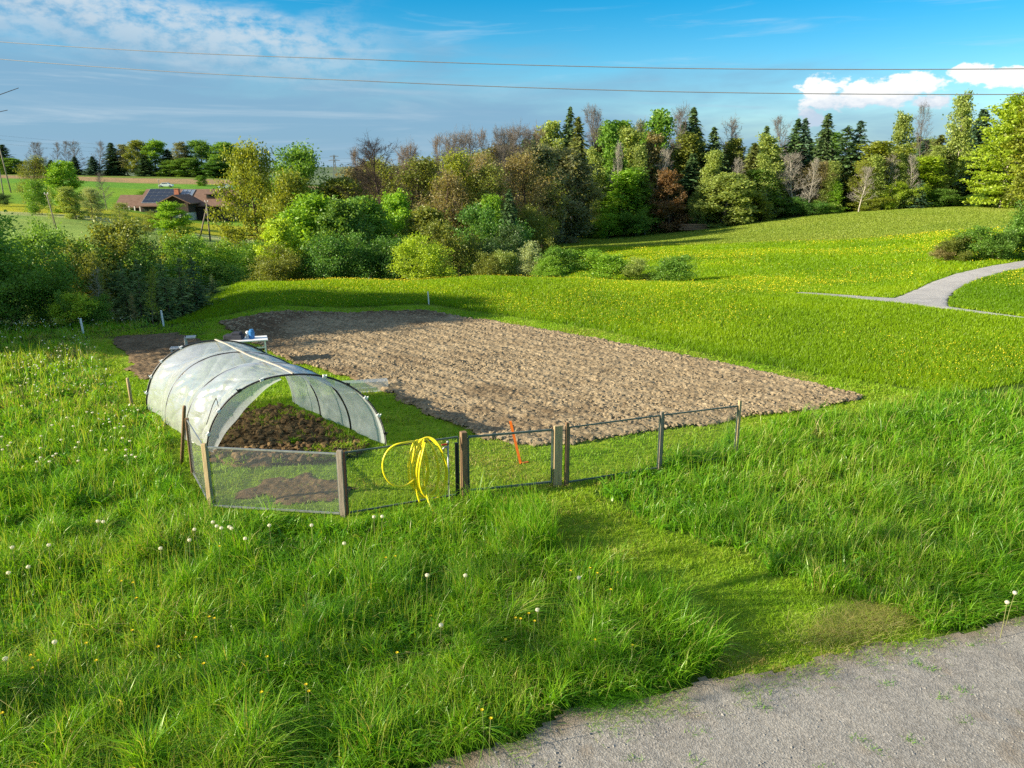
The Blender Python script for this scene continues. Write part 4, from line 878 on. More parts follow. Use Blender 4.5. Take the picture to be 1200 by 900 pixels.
T('spruce', 892, 151, 124, 24, 'spr', 'brown', 'spruce with a thin bare spike at the top', group=GF)
T('leafy_tree', 889, 226, 113, 34, 'yolive', 'grey', 'olive yellow bushy tree on the hill crest', group=GF)
T('tall_tree', 912, 160, 119, 42, 'pale', 'brown', 'tall pale green tree below the domed leafless crown', group=GF)
T('bare_tree', 923, 136, 130, 42, 'grey', 'grey', 'leafless tree with a wide domed crown behind dark spruces', group=GF)
T('spruce', 923, 142, 124, 28, 'dark', 'brown', 'dark spruce, left of the three below the domed leafless crown', group=GF)
T('spruce', 938, 143, 124, 24, 'blue', 'brown', 'dark spruce, middle of the three below the domed leafless crown', group=GF)
T('spruce', 955, 137, 122, 30, 'spr', 'grey', 'greyish spruce, right of the three below the domed leafless crown', group=GF)
T('bare_tree', 931, 180, 115, 34, 'tan', 'pale', 'leaning tree with pale trunk and brown twigs', group=GF)
T('slim_tree', 905, 200, 116, 44, 'forest', 'brown', 'dark green tree left of the leaning pale trunk', group=GF)
T('budding_tree', 957, 190, 117, 40, 'tan', 'grey', 'brown twiggy tree right of the leaning pale trunk', group=GF)
T('slim_tree', 977, 213, 114, 18, 'bright', 'brown', 'small fresh green tree in front of the dark pine', group=GF)
T('pine', 998, 144, 122, 24, 'blue', 'brown', 'dark pine with layered top, the taller of two', group=GF)
T('pine', 985, 151, 119, 30, 'dark', 'brown', 'dark dense pine with branches down to the ground', group=GF)
T('tall_tree', 1022, 168, 118, 44, 'yolive', 'tan', 'yellow green tree right of the dark pines', group=GF)
T('budding_tree', 1008, 190, 115, 30, 'yolive', 'tan', 'thin budding tree between pine and yellow green tree', group=GF)
T('tall_tree', 1057, 134, 122, 30, 'pale', 'tan', 'tall thin tree with loose feathery top', group=GF)
T('tall_tree', 1045, 172, 117, 50, 'yolive', 'tan', 'wide yellow green tree below the feathery top', group=GF)
T('bare_tree', 1077, 122, 128, 26, 'grey', 'grey', 'leafless tree with fan shaped top beside the tall birch', group=GF)
T('spruce', 1090, 160, 119, 34, 'olive_spr', 'brown', 'olive spruce left of the tall birch', group=GF)
T('tall_tree', 1110, 114, 119, 32, 'pale', 'pale', 'tallest birch with pale trunk left of the dark spruces', group=GF, name='birch_tree')
T('spruce', 1129, 133, 124, 34, 'blue', 'dark', 'dark blue green spruce, left of the pair by the beech', group=GF)
T('spruce', 1146, 130, 124, 34, 'dark', 'dark', 'dark blue green spruce, right of the pair by the beech', group=GF)
T('slim_tree', 1070, 185, 116, 40, 'lime', 'tan', 'yellow green tree left of the birch trunk', group=GF)
T('beech_tree', 1172, 116, 110, 64, 'lime', 'pale', 'beech with layered bright green branches at the edge of the wood road', group=GF)
T('leafy_tree', 1202, 108, 107, 52, 'olive', 'pale', 'huge round crowned tree at the right edge of the forest', group=GF)
T('leafy_tree', 1226, 102, 104, 60, 'yolive', 'pale', 'huge olive tree cut by the right edge', group=GF)
for i, (px, yt, Y) in enumerate(((703, 176, 113), (722, 168, 114), (745, 172, 113), (772, 176, 115), (829, 178, 114), (868, 186, 114), (899, 182, 114), (946, 186, 114), (968, 190, 115), (1006, 196, 113), (1018, 184, 114), (1032, 180, 114), (1049, 176, 114), (1066, 182, 114), (1099, 172, 116))):
    T('bare_tree' if i % 2 else 'slim_tree', px, yt, Y, 22, 'pale', 'pale', 'thin tree with pale trunk standing along the forest edge', group='thin pale trunked trees of the forest edge')
# low growth along the forest edge
for px, yt, Y, w, c, lab in ((688, 258, 111, 40, 'deep', 'low dark green bush below the thin pale trunks'), (715, 250, 110, 34, 'bright', 'low fresh green bush at the left of the forest edge'),
        (748, 246, 110, 36, 'mid', 'low green bush below the leafy tree left of the copper one'), (938, 232, 113, 34, 'deep', 'dark green bush under the leaning pale trunk'), (962, 236, 113, 26, 'mid', 'green bush left of the small fresh green tree'),
        (1040, 214, 114, 30, 'lime', 'yellow green bush on the crest, left of two'), (1062, 214, 114, 28, 'lime', 'yellow green bush on the crest, right of two'), (1090, 222, 115, 40, 'forest', 'dark bush below the olive spruce'), (1112, 228, 116, 34, 'mid', 'green bush at the foot of the birch'),
        (1160, 226, 112, 40, 'mid', 'green bush below the beech beside the wood road'), (1012, 228, 114, 40, 'yolive', 'olive bush right of the dark pines'), (872, 250, 113, 30, 'forest', 'dark bush at the right foot of the pale green thicket'), (1190, 226, 110, 40, 'bright', 'bright bush at the foot of the beech')):
    T('big_bush', px, yt, Y, w, c, 'brown', lab, cat='bush', group='bushes along the forest edge')
T('young_spruce', 1073, 213, 113, 18, 'blue', 'dark', 'small dark conifer on the crest between yellow green bushes', group=GF)
# back rows, nothing tells these apart
sky_x = [600, 640, 700, 760, 800, 860, 900, 950, 1000, 1025, 1060, 1110, 1150, 1200, 1260]; sky_y = [165, 158, 145, 140, 142, 165, 168, 152, 158, 178, 160, 145, 140, 125, 120]
BL = {'slim_tree': 'slender green tree in the back rows of the forest at the right', 'spruce': 'spruce in the back rows of the forest at the right', 'bare_tree': 'leafless tree in the back rows of the forest at the right', 'tall_tree': 'green leafed tree in the back rows of the forest at the right'}
BL['budding_tree'] = 'brownish budding tree in the back rows of the forest at the right'
fr = random.Random(9)
for i in range(92):
    px = 612 + i * 7.2 + fr.uniform(-5, 5); Y = fr.uniform(124, 152); k = fr.choice(['spruce', 'spruce', 'budding_tree', 'bare_tree', 'tall_tree', 'slim_tree', 'slim_tree', 'slim_tree'])
    yt = np.interp(px, sky_x, sky_y) + fr.uniform(2, 34)
    T(k, px, yt, Y, fr.uniform(26, 44), fr.choice(['dark', 'spr', 'olive_spr', 'blue']) if k == 'spruce' else fr.choice(['mid', 'olive', 'mid', 'grey', 'pale', 'yolive', 'pale', 'olive']), fr.choice(['brown', 'grey']), BL[k], group='back rows of the forest, ' + k.replace('_', ' '))

# --- valley trees in the centre
for px, yt, Y in ((528, 160, 96), (540, 157, 97), (566, 155, 98), (587, 153, 98), (606, 150, 99), (626, 149, 100), (640, 152, 100), (486, 172, 95), (470, 170, 96), (433, 174, 94)):
    T('bare_tree', px, yt, Y, 40, 'grey', 'tan', 'tall half bare tree rising from the valley tree belt', group='tall half bare trees of the valley')
for i in range(20):
    px = 405 + i * 13 + fr.uniform(-5, 5); yt = np.interp(px, [400, 440, 480, 520, 560, 610, 650], [205, 188, 186, 192, 176, 170, 172]) + fr.uniform(0, 16); k = fr.choice(['budding_tree', 'budding_tree', 'bare_tree', 'leafy_tree'])
    T(k, px, yt, fr.uniform(92, 108), fr.uniform(44, 64), fr.choice(['olive', 'tan', 'olive', 'yolive', 'grey']), fr.choice(['grey', 'brown', 'tan']), {'budding_tree': 'brownish budding tree in the back of the valley tree belt', 'bare_tree': 'grey leafless tree in the back of the valley tree belt', 'leafy_tree': 'olive leafed tree in the back of the valley tree belt'}[k], group='back of the valley tree belt, ' + k.replace('_', ' '))
T('bare_tree', 450, 164, 78, 100, 'olive', 'dark', 'wide spreading bare tree with dark limbs left of centre', group=GC)
T('budding_tree', 478, 188, 80, 64, 'olive', 'dark', 'brown budding tree behind the wide bare one', group=GC)
T('bare_tree', 502, 173, 88, 50, 'grey', 'grey', 'thin grey bare tree right of the wide bare one', group=GC)
T('budding_tree', 508, 205, 76, 60, 'tan', 'brown', 'brown twiggy tree with low crown right of the wide bare one', group=GC)
T('budding_tree', 538, 180, 78, 50, 'yolive', 'dark', 'yellow olive budding tree in the middle of the tree belt', group=GC)
T('bare_tree', 552, 158, 90, 54, 'grey', 'grey', 'tall grey bare tree above the yellow olive one', group=GC)
T('budding_tree', 562, 196, 77, 62, 'olive', 'dark', 'budding tree with dark forked trunk above the round dark bush', group=GC)
T('bare_tree', 577, 155, 92, 44, 'grey', 'grey', 'tall grey bare tree, first of three in line left of the forest', group=GC)
T('bare_tree', 597, 152, 92, 44, 'grey', 'grey', 'tall grey bare tree, second of three in line left of the forest', group=GC)
T('bare_tree', 616, 149, 94, 44, 'grey', 'grey', 'tall grey bare tree, third of three in line left of the forest', group=GC)
T('budding_tree', 584, 182, 82, 54, 'tan', 'pale', 'brownish tree with pale trunk in the middle of the tree belt', group=GC)
T('budding_tree', 612, 182, 84, 58, 'tan', 'brown', 'brownish budding tree left of the dark ivy clad trunk', group=GC)
T('budding_tree', 636, 196, 92, 50, 'olive', 'brown', 'olive brown budding tree before the slim dark spruce', group=GC)
T('spruce', 599, 226, 66, 24, 'dark', 'dark', 'dark narrow ivy clad trunk above the hedge', group=GC, name='ivy_clad_tree')
T('big_bush', 573, 244, 62, 58, 'deep', 'brown', 'large round dark green bush in the middle', cat='bush', group=GC)
T('big_bush', 634, 245, 76, 48, 'olive', 'brown', 'large rounded olive bush left of the forest meadow', cat='bush', group=GC)
T('leafy_tree', 566, 232, 74, 34, 'bright', 'brown', 'fresh green tree peeping out behind the round dark bush', group=GC)
T('leafy_tree', 462, 230, 66, 40, 'bright', 'brown', 'bright green tree under the wide bare one', group=GC)
T('leafy_tree', 428, 236, 62, 56, 'mid', 'brown', 'mid green tree right of the brick chimney', group=GC)
T('leafy_tree', 490, 246, 64, 50, 'olive', 'grey', 'dull green tree behind the yellow green bush', group=GC)
T('big_bush', 525, 262, 58, 50, 'olive', 'brown', 'olive bush right of the yellow green bush', cat='bush', group=GC)
T('big_bush', 508, 278, 47, 66, 'lime', 'brown', 'bright yellow green bush at the far edge of the meadow', cat='bush', group=GC)
T('leafy_tree', 405, 238, 58, 50, 'forest', 'brown', 'dark green tree left of the bright green one', group=GC)
T('leafy_tree', 372, 233, 60, 62, 'bright', 'brown', 'broad fresh green tree left of the brick chimney', group=GC)
T('leafy_tree', 318, 261, 54, 44, 'lime', 'brown', 'light green young tree standing out low in the hedge', group=GC)
T('oak_tree', 303, 172, 82, 62, 'yolive', 'dark', 'yellow olive oak beside the farmhouse', group=GC)
T('oak_tree', 356, 175, 92, 64, 'mid', 'dark', 'tall green crowned tree right of the yellow olive oak', group=GC)
T('oak_tree', 342, 205, 78, 54, 'yolive', 'brown', 'olive green tree between the oak and the tall green crown', group=GC)
T('big_bush', 285, 285, 58, 70, 'mid', 'brown', 'green bush below the oak beside the meadow', cat='bush', group=GC)
T('big_bush', 345, 280, 55, 64, 'forest', 'brown', 'dark green bush right of the light young tree', cat='bush', group=GC)
T('big_bush', 388, 278, 53, 60, 'deep', 'brown', 'shaded bush below the broad fresh green tree', cat='bush', group=GC)
T('big_bush', 432, 278, 53, 64, 'deep', 'brown', 'shaded bush, left of two below the wide bare tree', cat='bush', group=GC)
T('big_bush', 466, 280, 54, 56, 'deep', 'brown', 'shaded bush, right of two below the wide bare tree', cat='bush', group=GC)
T('big_bush', 308, 292, 52, 60, 'olive', 'brown', 'dull green bush under the light young tree', cat='bush', group=GC)
T('leafy_tree', 440, 205, 128, 60, 'olive', 'brown', 'distant olive tree seen behind the wide bare one', group=GC)
T('big_bush', 590, 268, 60, 50, 'dark', 'brown', 'dark bush at the foot of the ivy clad trunk', cat='bush', group=GC)
# bushes just beyond the crest of the meadow
for px, yt, Y, w, c, lab in ((572, 298, 46.5, 30, 'olive', 'low olive bush, leftmost behind the meadow crest'), (597, 295, 46.5, 30, 'pale', 'greyish low bush left of the white flowering one'), (620, 286, 46.5, 30, 'white', 'white flowering bush behind the meadow'),
        (655, 291, 46, 40, 'mid', 'green bush right of the white flowering one'), (703, 296, 45.5, 50, 'bright', 'wide low bush in the middle behind the meadow'), (640, 302, 45, 34, 'bright', 'fresh green bush in front of the white flowering one'), (748, 304, 45, 32, 'pale', 'thin pale bush left of the last dark one'), (786, 301, 44, 44, 'mid', 'round green bush, rightmost behind the meadow')):
    T('bush', px, yt, Y, w, c, 'brown', lab, cat='bush', group=GB)
for px, yt, Y, w, c, lab in ((1106, 285, 49, 24, 'tan', 'small brownish bush, left end of the bushes beside the path'), (1122, 277, 48.5, 30, 'olive', 'low olive bush beside the pale path'), (1146, 266, 48.5, 40, 'mid', 'rounded green bush beside the pale path, left of the tall one'), (1168, 270, 48, 36, 'forest', 'dark green bush in front of the tall one beside the path'), (1194, 250, 49, 42, 'mid', 'tall green bush beside the path at the right edge'), (1218, 228, 49, 46, 'forest', 'dark bush cut by the right edge')):
    T('bush', px, yt, Y, w, c, 'brown', lab, cat='bush', group='bushes beside the pale path')

# --- hedge at the left, beyond the long grass
for kd, px, yt, Y, w, c, lab in (('big_bush', -20, 262, 28, 130, 'mid', 'large dark bush cut by the left edge'), ('big_bush', 36, 276, 30, 80, 'forest', 'large dark green bush, second from the left edge'), ('big_bush', 78, 266, 33.5, 64, 'mid', 'mid green bush with yellowish tips left of the tallest shrub'),
        ('big_bush', 128, 262, 35, 90, 'olive', 'tallest shrub with yellow green sunlit top'), ('big_bush', 165, 284, 35.5, 70, 'forest', 'dark shrub behind the young spruces'), ('big_bush', 205, 280, 38, 66, 'mid', 'dark green shrub behind the right end of the young spruces'),
        ('big_bush', 250, 282, 40, 64, 'bright', 'sunlit green shrub right of the young spruces'), ('big_bush', 228, 274, 42, 60, 'yolive', 'yellowish shrub at the back of the hedge'), ('big_bush', 95, 300, 32.5, 60, 'olive', 'brownish shaded bush in front of the tallest shrub'),
        ('big_bush', 0, 305, 26.5, 70, 'mid', 'shaded bush low at the left edge'), ('big_bush', 60, 310, 27.5, 60, 'mid', 'shaded dark bush left of the light leaved one'), ('bush', 148, 322, 32.5, 50, 'dark', 'low dark bush behind the pale sapling'),
        ('bush', 90, 345, 26.6, 38, 'lime', 'small bush with large light green leaves at the left post'), ('bush', 112, 348, 26.8, 30, 'mid', 'small green bush beside the light leaved one'), ('bush', 255, 305, 38, 44, 'forest', 'dark low bush at the left end of the meadow crest'), ('bush', 198, 328, 33.5, 60, 'dark', 'low dark bush between the young spruces')):
    T(kd, px, yt, Y, w, c, 'brown', lab, cat='bush', group=GL)
YS = (.17, .25, .085)
for i, (px, yt, Y, w, c, lab) in enumerate(((150, 309, 28.4, 26, 'olive_spr', 'young spruce, leftmost of the group'), (166, 306, 28.0, 26, 'spr', 'young spruce with the tallest tip left of the yellowish sapling'), (199, 306, 28.8, 28, 'spr', 'dark young spruce right of the yellowish sapling'), (215, 304, 29.6, 28, 'spr', 'dark young spruce third from the right'),
        (231, 303, 30.4, 28, 'blue', 'dark young spruce, rightmost of the large ones'), (188, 318, 29.4, 24, 'spr', 'shaded young spruce behind the others'), (121, 325, 27.6, 20, 'grey', 'greyish young spruce with pale needles'), (250, 322, 33, 10, 'blue', 'tiny spruce alone on the grass slope'))):
    T('young_spruce', px, yt, Y, w, YS if c in ('spr', 'olive_spr') else (.12, .20, .085) if c == 'blue' else c, 'brown', lab, cat='spruce', group='young spruces at the left')
T('bare_sapling', 112, 314, 27.2, 34, 'grey', 'pale', 'pale bare sapling among the young spruces', group='saplings at the left')
T('sapling', 179, 314, 27.4, 16, 'yolive', 'tan', 'yellowish thin leaved sapling between young spruces', group='saplings at the left')
T('sapling', 133, 320, 27.4, 14, 'olive', 'tan', 'slim olive sapling left of the young spruces', group='saplings at the left')
T('sapling', 159, 345, 26.9, 8, 'tan', 'tan', 'short brown sapling in front of the young spruces', group='saplings at the left')
T('sapling', 88, 340, 26.3, 24, 'mid', 'dark', 'dark stemmed sapling behind the left white post', group='saplings at the left')
# --- meadow and farm trees in the left middle distance
T('budding_tree', 36, 184, 128, 34, 'olive', 'brown', 'round brownish tree left of the bright green one', group='trees by the far meadow')
T('leafy_tree', 78, 191, 130, 32, 'bright', 'brown', 'round bright green tree by the far meadow', group='trees by the far meadow')
T('big_bush', 47, 212, 122, 30, 'mid', 'brown', 'green bush between the brownish and the bright tree', cat='bush', group='trees by the far meadow')
T('leafy_tree', 88, 220, 118, 24, 'pale', 'brown', 'small pale fruit tree left of the white blossom', group='trees by the far meadow')
T('oak_tree', 107, 221, 122, 22, 'white', 'brown', 'small fruit tree in white blossom', group='trees by the far meadow')
T('leafy_tree', 202, 238, 108, 34, 'bright', 'brown', 'round fresh green tree in front of the farmhouse', group='trees by the far meadow')
T('big_bush', 171, 249, 110, 22, 'olive', 'brown', 'small brown green bush left of the farmhouse tree', cat='bush', group='trees by the far meadow')
T('bare_tree', 124, 203, 150, 18, 'grey', 'grey', 'small bare tree on the meadow left of the farmhouse', group='trees by the far meadow')
T('budding_tree', 141, 238, 112, 22, 'pale', 'grey', 'thin greyish tree on the slope left of the farmhouse', group='trees by the far meadow')
T('leafy_tree', 238, 206, 262, 11, 'mid', 'brown', 'small round tree alone on the green field above the farm', group='trees by the far meadow')
T('big_bush', 172, 224, 200, 22, 'mid', 'brown', 'low bush behind the farmhouse roof', cat='bush', group='trees by the far meadow')
T('big_bush', 4, 226, 140, 20, 'dark', 'brown', 'dark bush at the left edge of the far meadow', cat='bush', group='trees by the far meadow')
# --- ridge
for i, (px, yt, w) in enumerate(((44, 167, 18), (55, 167, 14), (70, 167, 14), (81, 165, 14), (97, 166, 20), (119, 166, 18))):
    T('bare_tree', px, yt, 335, w, 'grey', 'grey', ['bare ridge tree, leftmost of six', 'bare ridge tree, second of six from the left', 'bare ridge tree, third of six from the left', 'bare ridge tree, fourth of six from the left', 'bare ridge tree with dense crown, fifth of six', 'fan shaped bare ridge tree left of the dark spruce'][i], group=GRD)
for kd, px, yt, w, c, lab in (('spruce', 5, 170, 24, 'dark', 'dark ridge tree at the left edge behind the leaning pole'), ('spruce', 90, 184, 14, 'blue', 'small dark conifer on the ridge between bare trees'), ('spruce', 112, 184, 14, 'blue', 'small dark conifer on the ridge below the fan shaped bare tree'), ('spruce', 138, 168, 20, 'dark', 'dark pointed spruce on the ridge'), ('tall_tree', 152, 170, 18, 'grey', 'greyish ridge tree right of the pointed spruce'),
        ('leafy_tree', 167, 166, 24, 'olive', 'olive topped ridge tree'), ('leafy_tree', 186, 166, 26, 'bright', 'brightest green tree on the ridge'), ('spruce', 203, 176, 22, 'blue', 'dark tree on the ridge right of the brightest one'), ('tall_tree', 216, 168, 22, 'grey', 'greyish tall tree on the ridge above the solar panels'), ('leafy_tree', 236, 166, 30, 'forest', 'domed green tree on the ridge above the farmhouse'),
        ('leafy_tree', 258, 168, 32, 'mid', 'wide green tree on the ridge left of the oak'), ('leafy_tree', 280, 174, 34, 'forest', 'ridge tree partly behind the oak'), ('spruce', 62, 188, 12, 'dark', 'low dark conifer on the ridge at the far left'), ('spruce', 75, 190, 12, 'dark', 'low dark conifer below the thin bare ridge trees'), ('spruce', 48, 188, 16, 'dark', 'low dark conifer on the ridge above the brownish tree'), ('spruce', 174, 184, 16, 'dark', 'dark conifer below the brightest ridge tree'), ('leafy_tree', 225, 186, 30, 'forest', 'low dark tree on the ridge below the greyish tall one'), ('leafy_tree', 200, 188, 30, 'forest', 'low dark tree on the ridge above the solar panels'), ('leafy_tree', 252, 190, 30, 'deep', 'low deep green tree on the ridge above the far car'), ('leafy_tree', 20, 186, 30, 'forest', 'low dark tree on the ridge left of the bare ones')):
    T(kd, px, yt, 338 if yt < 180 else 331, w, c, 'brown', lab, group=GRD)
# --- trees just outside the left edge: their shade falls over the plot, one twig reaches into view
def off_tree(kind, x, y, h, w, c, b, lab):
    lst = KINDS[kind]; root, ch, h0, R0 = lst[0]; s = w / 2 / R0
    o = dup(root, ch, (x, y, tz(x, y)), 1.3, (s, s, h / h0), lab, 'trees beyond the left edge', {'trunk': BK[b], 'crown': GR[c]}); o['category'] = 'tree'; o.name = kind
off_tree('high_tree', -30, 18.0, 11.5, 7, 'forest', 'brown', 'tall tree just outside the left edge shading the plot')
off_tree('high_tree', -31, 20.2, 11.8, 7, 'forest', 'brown', 'tall tree outside the left edge behind the first')
off_tree('high_tree', -37, 18.0, 13.4, 7, 'forest', 'brown', 'taller tree farther outside the left edge')

# ------------------------------------------------------------------ plastic tunnel
LF, LB_, RF, RB = np.array((-5.52, 13.22)), np.array((-8.02, 16.30)), np.array((-2.41, 13.96)), np.array((-4.92, 16.80))
TH = 1.5
def tun(s, th, sag=0.0):                      # s along the tunnel 0..1, th 0 (left foot) .. pi (right foot)
    a = LF + (LB_ - LF) * s; b = RF + (RB - RF) * s; m_ = (a + b) / 2; hw = (b - a) / 2
    k = -np.sign(math.cos(th)) * abs(math.cos(th)) ** 0.92
    p = m_ + hw * k * (1 - sag); z = TH * math.sin(th) ** 0.95 * (1 - sag) + .02 * math.sin(9 * s) * math.sin(th)
    return np.array((p[0], p[1], z))
def build_tunnel():
    root = thing('polytunnel', 'low garden tunnel of whitish plastic film on black hoops beside the tilled plot', 'polytunnel', (*((LF + RF) / 2), 0))
    off = np.array(root.location)
    ns, nt = 180, 150; V = np.empty((ns + 1, nt + 1, 3)); r = np.random.default_rng(4)
    for i in range(ns + 1):
        s = i / ns; hf = (s * 3) % 1; sg0 = 0.075 * math.sin(math.pi * hf) ** 2
        for j in range(nt + 1):
            th = math.pi * (0.006 + .988 * j / nt); V[i, j] = tun(s * 1.03 - .005, th, sg0 * (0.35 + .65 * math.sin(th)))
    ii, jj = np.meshgrid(np.arange(ns + 1) / ns, np.arange(nt + 1) / nt, indexing='ij')
    # wrinkles: folds hanging between the hoops and diagonal pull lines
    rdg = lambda v: np.abs(2 * v - 1) ** .5
    wr = -0.020 * (1 - rdg(vn(ii * 10 - jj * 12, ii * 2.2 + jj * 2, 1.0, 41))) - 0.016 * (1 - rdg(vn(ii * 14 + jj * 16, ii * 2 - jj * 3, 1.0, 43))) + 0.030 * (fbm(ii * 6 + jj * 2.0, jj * 9, 1.0, 4, 5) - .5) + 0.022 * (vn(ii * 9 - jj * 7, ii * 2 + jj * 2, .5, 8) ** 2 - .3) + 0.012 * np.abs(np.sin(38 * (ii + .28 * jj))) * sstep(vn(ii * 5, jj * 5, 1, 6), .45, .8)
    wr *= 2.6 * np.abs(np.sin(math.pi * ((ii * 3) % 1))) ** .7
    C = np.array([*((LF + RF + LB_ + RB) / 4), .2]); D = V - C; D[..., 2] *= 1.2; D /= np.linalg.norm(D, axis=2)[..., None]; V = V + D * wr[..., None]
    idx = np.arange((ns + 1) * (nt + 1)).reshape(ns + 1, nt + 1); F = np.stack([idx[:-1, :-1], idx[1:, :-1], idx[1:, 1:], idx[:-1, 1:]], -1).reshape(-1, 4)
    f = link('film', new_mesh('film', V.reshape(-1, 3) - off, [F], M['film'], True), root)
    for k in range(4):
        b = MB(); P = [tun(k / 3 + (0.002 if k == 0 else 0), math.pi * t, -.006 if k in (0, 3) else .012) for t in np.linspace(0, 1, 48)]; P[0][2] = P[-1][2] = -.1
        b.tube(np.array(P) - off, .018, 8); b.obj('hoop', M['black'], root, True)
    # pale batten along the ridge
    b = MB(); P = [tun(s, math.pi * .5, -.022) for s in np.linspace(0, 1, 7)]
    for p, q in zip(P[:-1], P[1:]): b.bar(p - off, q - off, .035, .02)
    b.obj('ridge_batten', surf('pale_batten', (.36, .33, .27), (.45, .42, .35), 4, .7), root)
    # inner flap of film hanging inside the left half of the front hoop
    n = 40; P = []; AX = np.array((*(LB_ - LF) / np.linalg.norm(LB_ - LF), 0))
    for i, t in enumerate(np.linspace(.03, .46, n)):
        p = tun(0, math.pi * t, 0.0); q = tun(0.0, math.pi * t, .17 * math.sin(math.pi * min(1, (t - .03) / .43 * .9 + .08)) + .02 + .004 * math.sin(i * .5)); P.append((p, (p + q) / 2 + AX * .02, q - AX * .05))
    idx = np.arange(n * 3).reshape(n, 3); F = np.stack([idx[:-1, :-1], idx[1:, :-1], idx[1:, 1:], idx[:-1, 1:]], -1).reshape(-1, 4)
    link('film_flap', new_mesh('film_flap', np.array(P).reshape(-1, 3) - off, [F], M['film'], True), root)
    # clips on the end hoops
    for k, ts in ((0, (.10, .20, .31, .40, .60, .69, .78, .87, .95)), (1, (.08, .16, .25, .36))):
        for j, t in enumerate(ts):
            p = tun(k, math.pi * t, -.012) - off; b = MB(); b.box(p, (.07, .04, .05), rz=.6, ry=(t - .5) * 2); b.bar(p, p + np.array((.05 * (1 if t > .5 else -1), -.02, .03)), .016); b.obj('clip', M['white'] if (k or j % 3 != 2) else M['black'], root)
    # bent black wire inside the left wall
    b = MB(); b.tube(np.array([tun(.10, math.pi * .12, .03), tun(.13, math.pi * .2, .03), tun(.15, math.pi * .235, .03), tun(.11, math.pi * .225, .03), tun(.07, math.pi * .21, .03)]) - off, .008, 6); b.obj('wire', M['black'], root)
build_tunnel()

# ------------------------------------------------------------------ fence, posts and what hangs on them
FH = 1.05
def pf(px, py, z=FH):
    p = at(px, py, z); return np.array((p[0], p[1]))
P0, P1, P2, P3, P4, P5, P6 = pf(219, 492, 1.0), pf(239, 521), pf(398, 529), pf(543, 509), pf(661, 499), pf(776, 484), pf(867, 473)
def post(b, p, w, d, h, ang, z0=-.25, bev=.008): b.box((p[0], p[1], (h + z0) / 2), (w, d, h - z0), rz=ang, bev=bev)
def net(name, a, b, z0, z1, mat, parent, off):
    L = np.linalg.norm(b - a); n = 12; V = []; U = []
    nd = np.array((-(b - a)[1], (b - a)[0])) / L
    for i in range(n + 1):
        for j in range(7):
            s, t = i / n, j / 6; p = a + (b - a) * s + nd * (.02 * math.sin(math.pi * s) * math.sin(math.pi * t) * math.sin(5 * s + 3 * t)); V.append((*p, z0 + (z1 - z0) * t)); U.append((s * L, (z1 - z0) * t))
    idx = np.arange((n + 1) * 7).reshape(n + 1, 7); F = np.stack([idx[:-1, :-1], idx[1:, :-1], idx[1:, 1:], idx[:-1, 1:]], -1).reshape(-1, 4)
    return link(name, new_mesh(name, np.array(V) - off, [F], mat, False, uv=np.array(U)), parent)
def frame(a, b, z0, z1, mat, parent, off, w=.024, sides=True, name='frame'):
    m_ = MB(); a3 = lambda p, z: np.array((*p, z)) - off
    m_.bar(a3(a, z1), a3(b, z1), w); m_.bar(a3(a, z0), a3(b, z0), w)
    if sides: m_.bar(a3(a, z0 + w / 2), a3(a, z1 - w / 2), w); m_.bar(a3(b, z0 + w / 2), a3(b, z1 - w / 2), w)
    return m_.obj(name, mat, parent)
def inset(a, b, d0, d1):
    u = (b - a) / np.linalg.norm(b - a); return a + u * d0, b - u * d1
def ang(a, b): return math.atan2((b - a)[1], (b - a)[0])
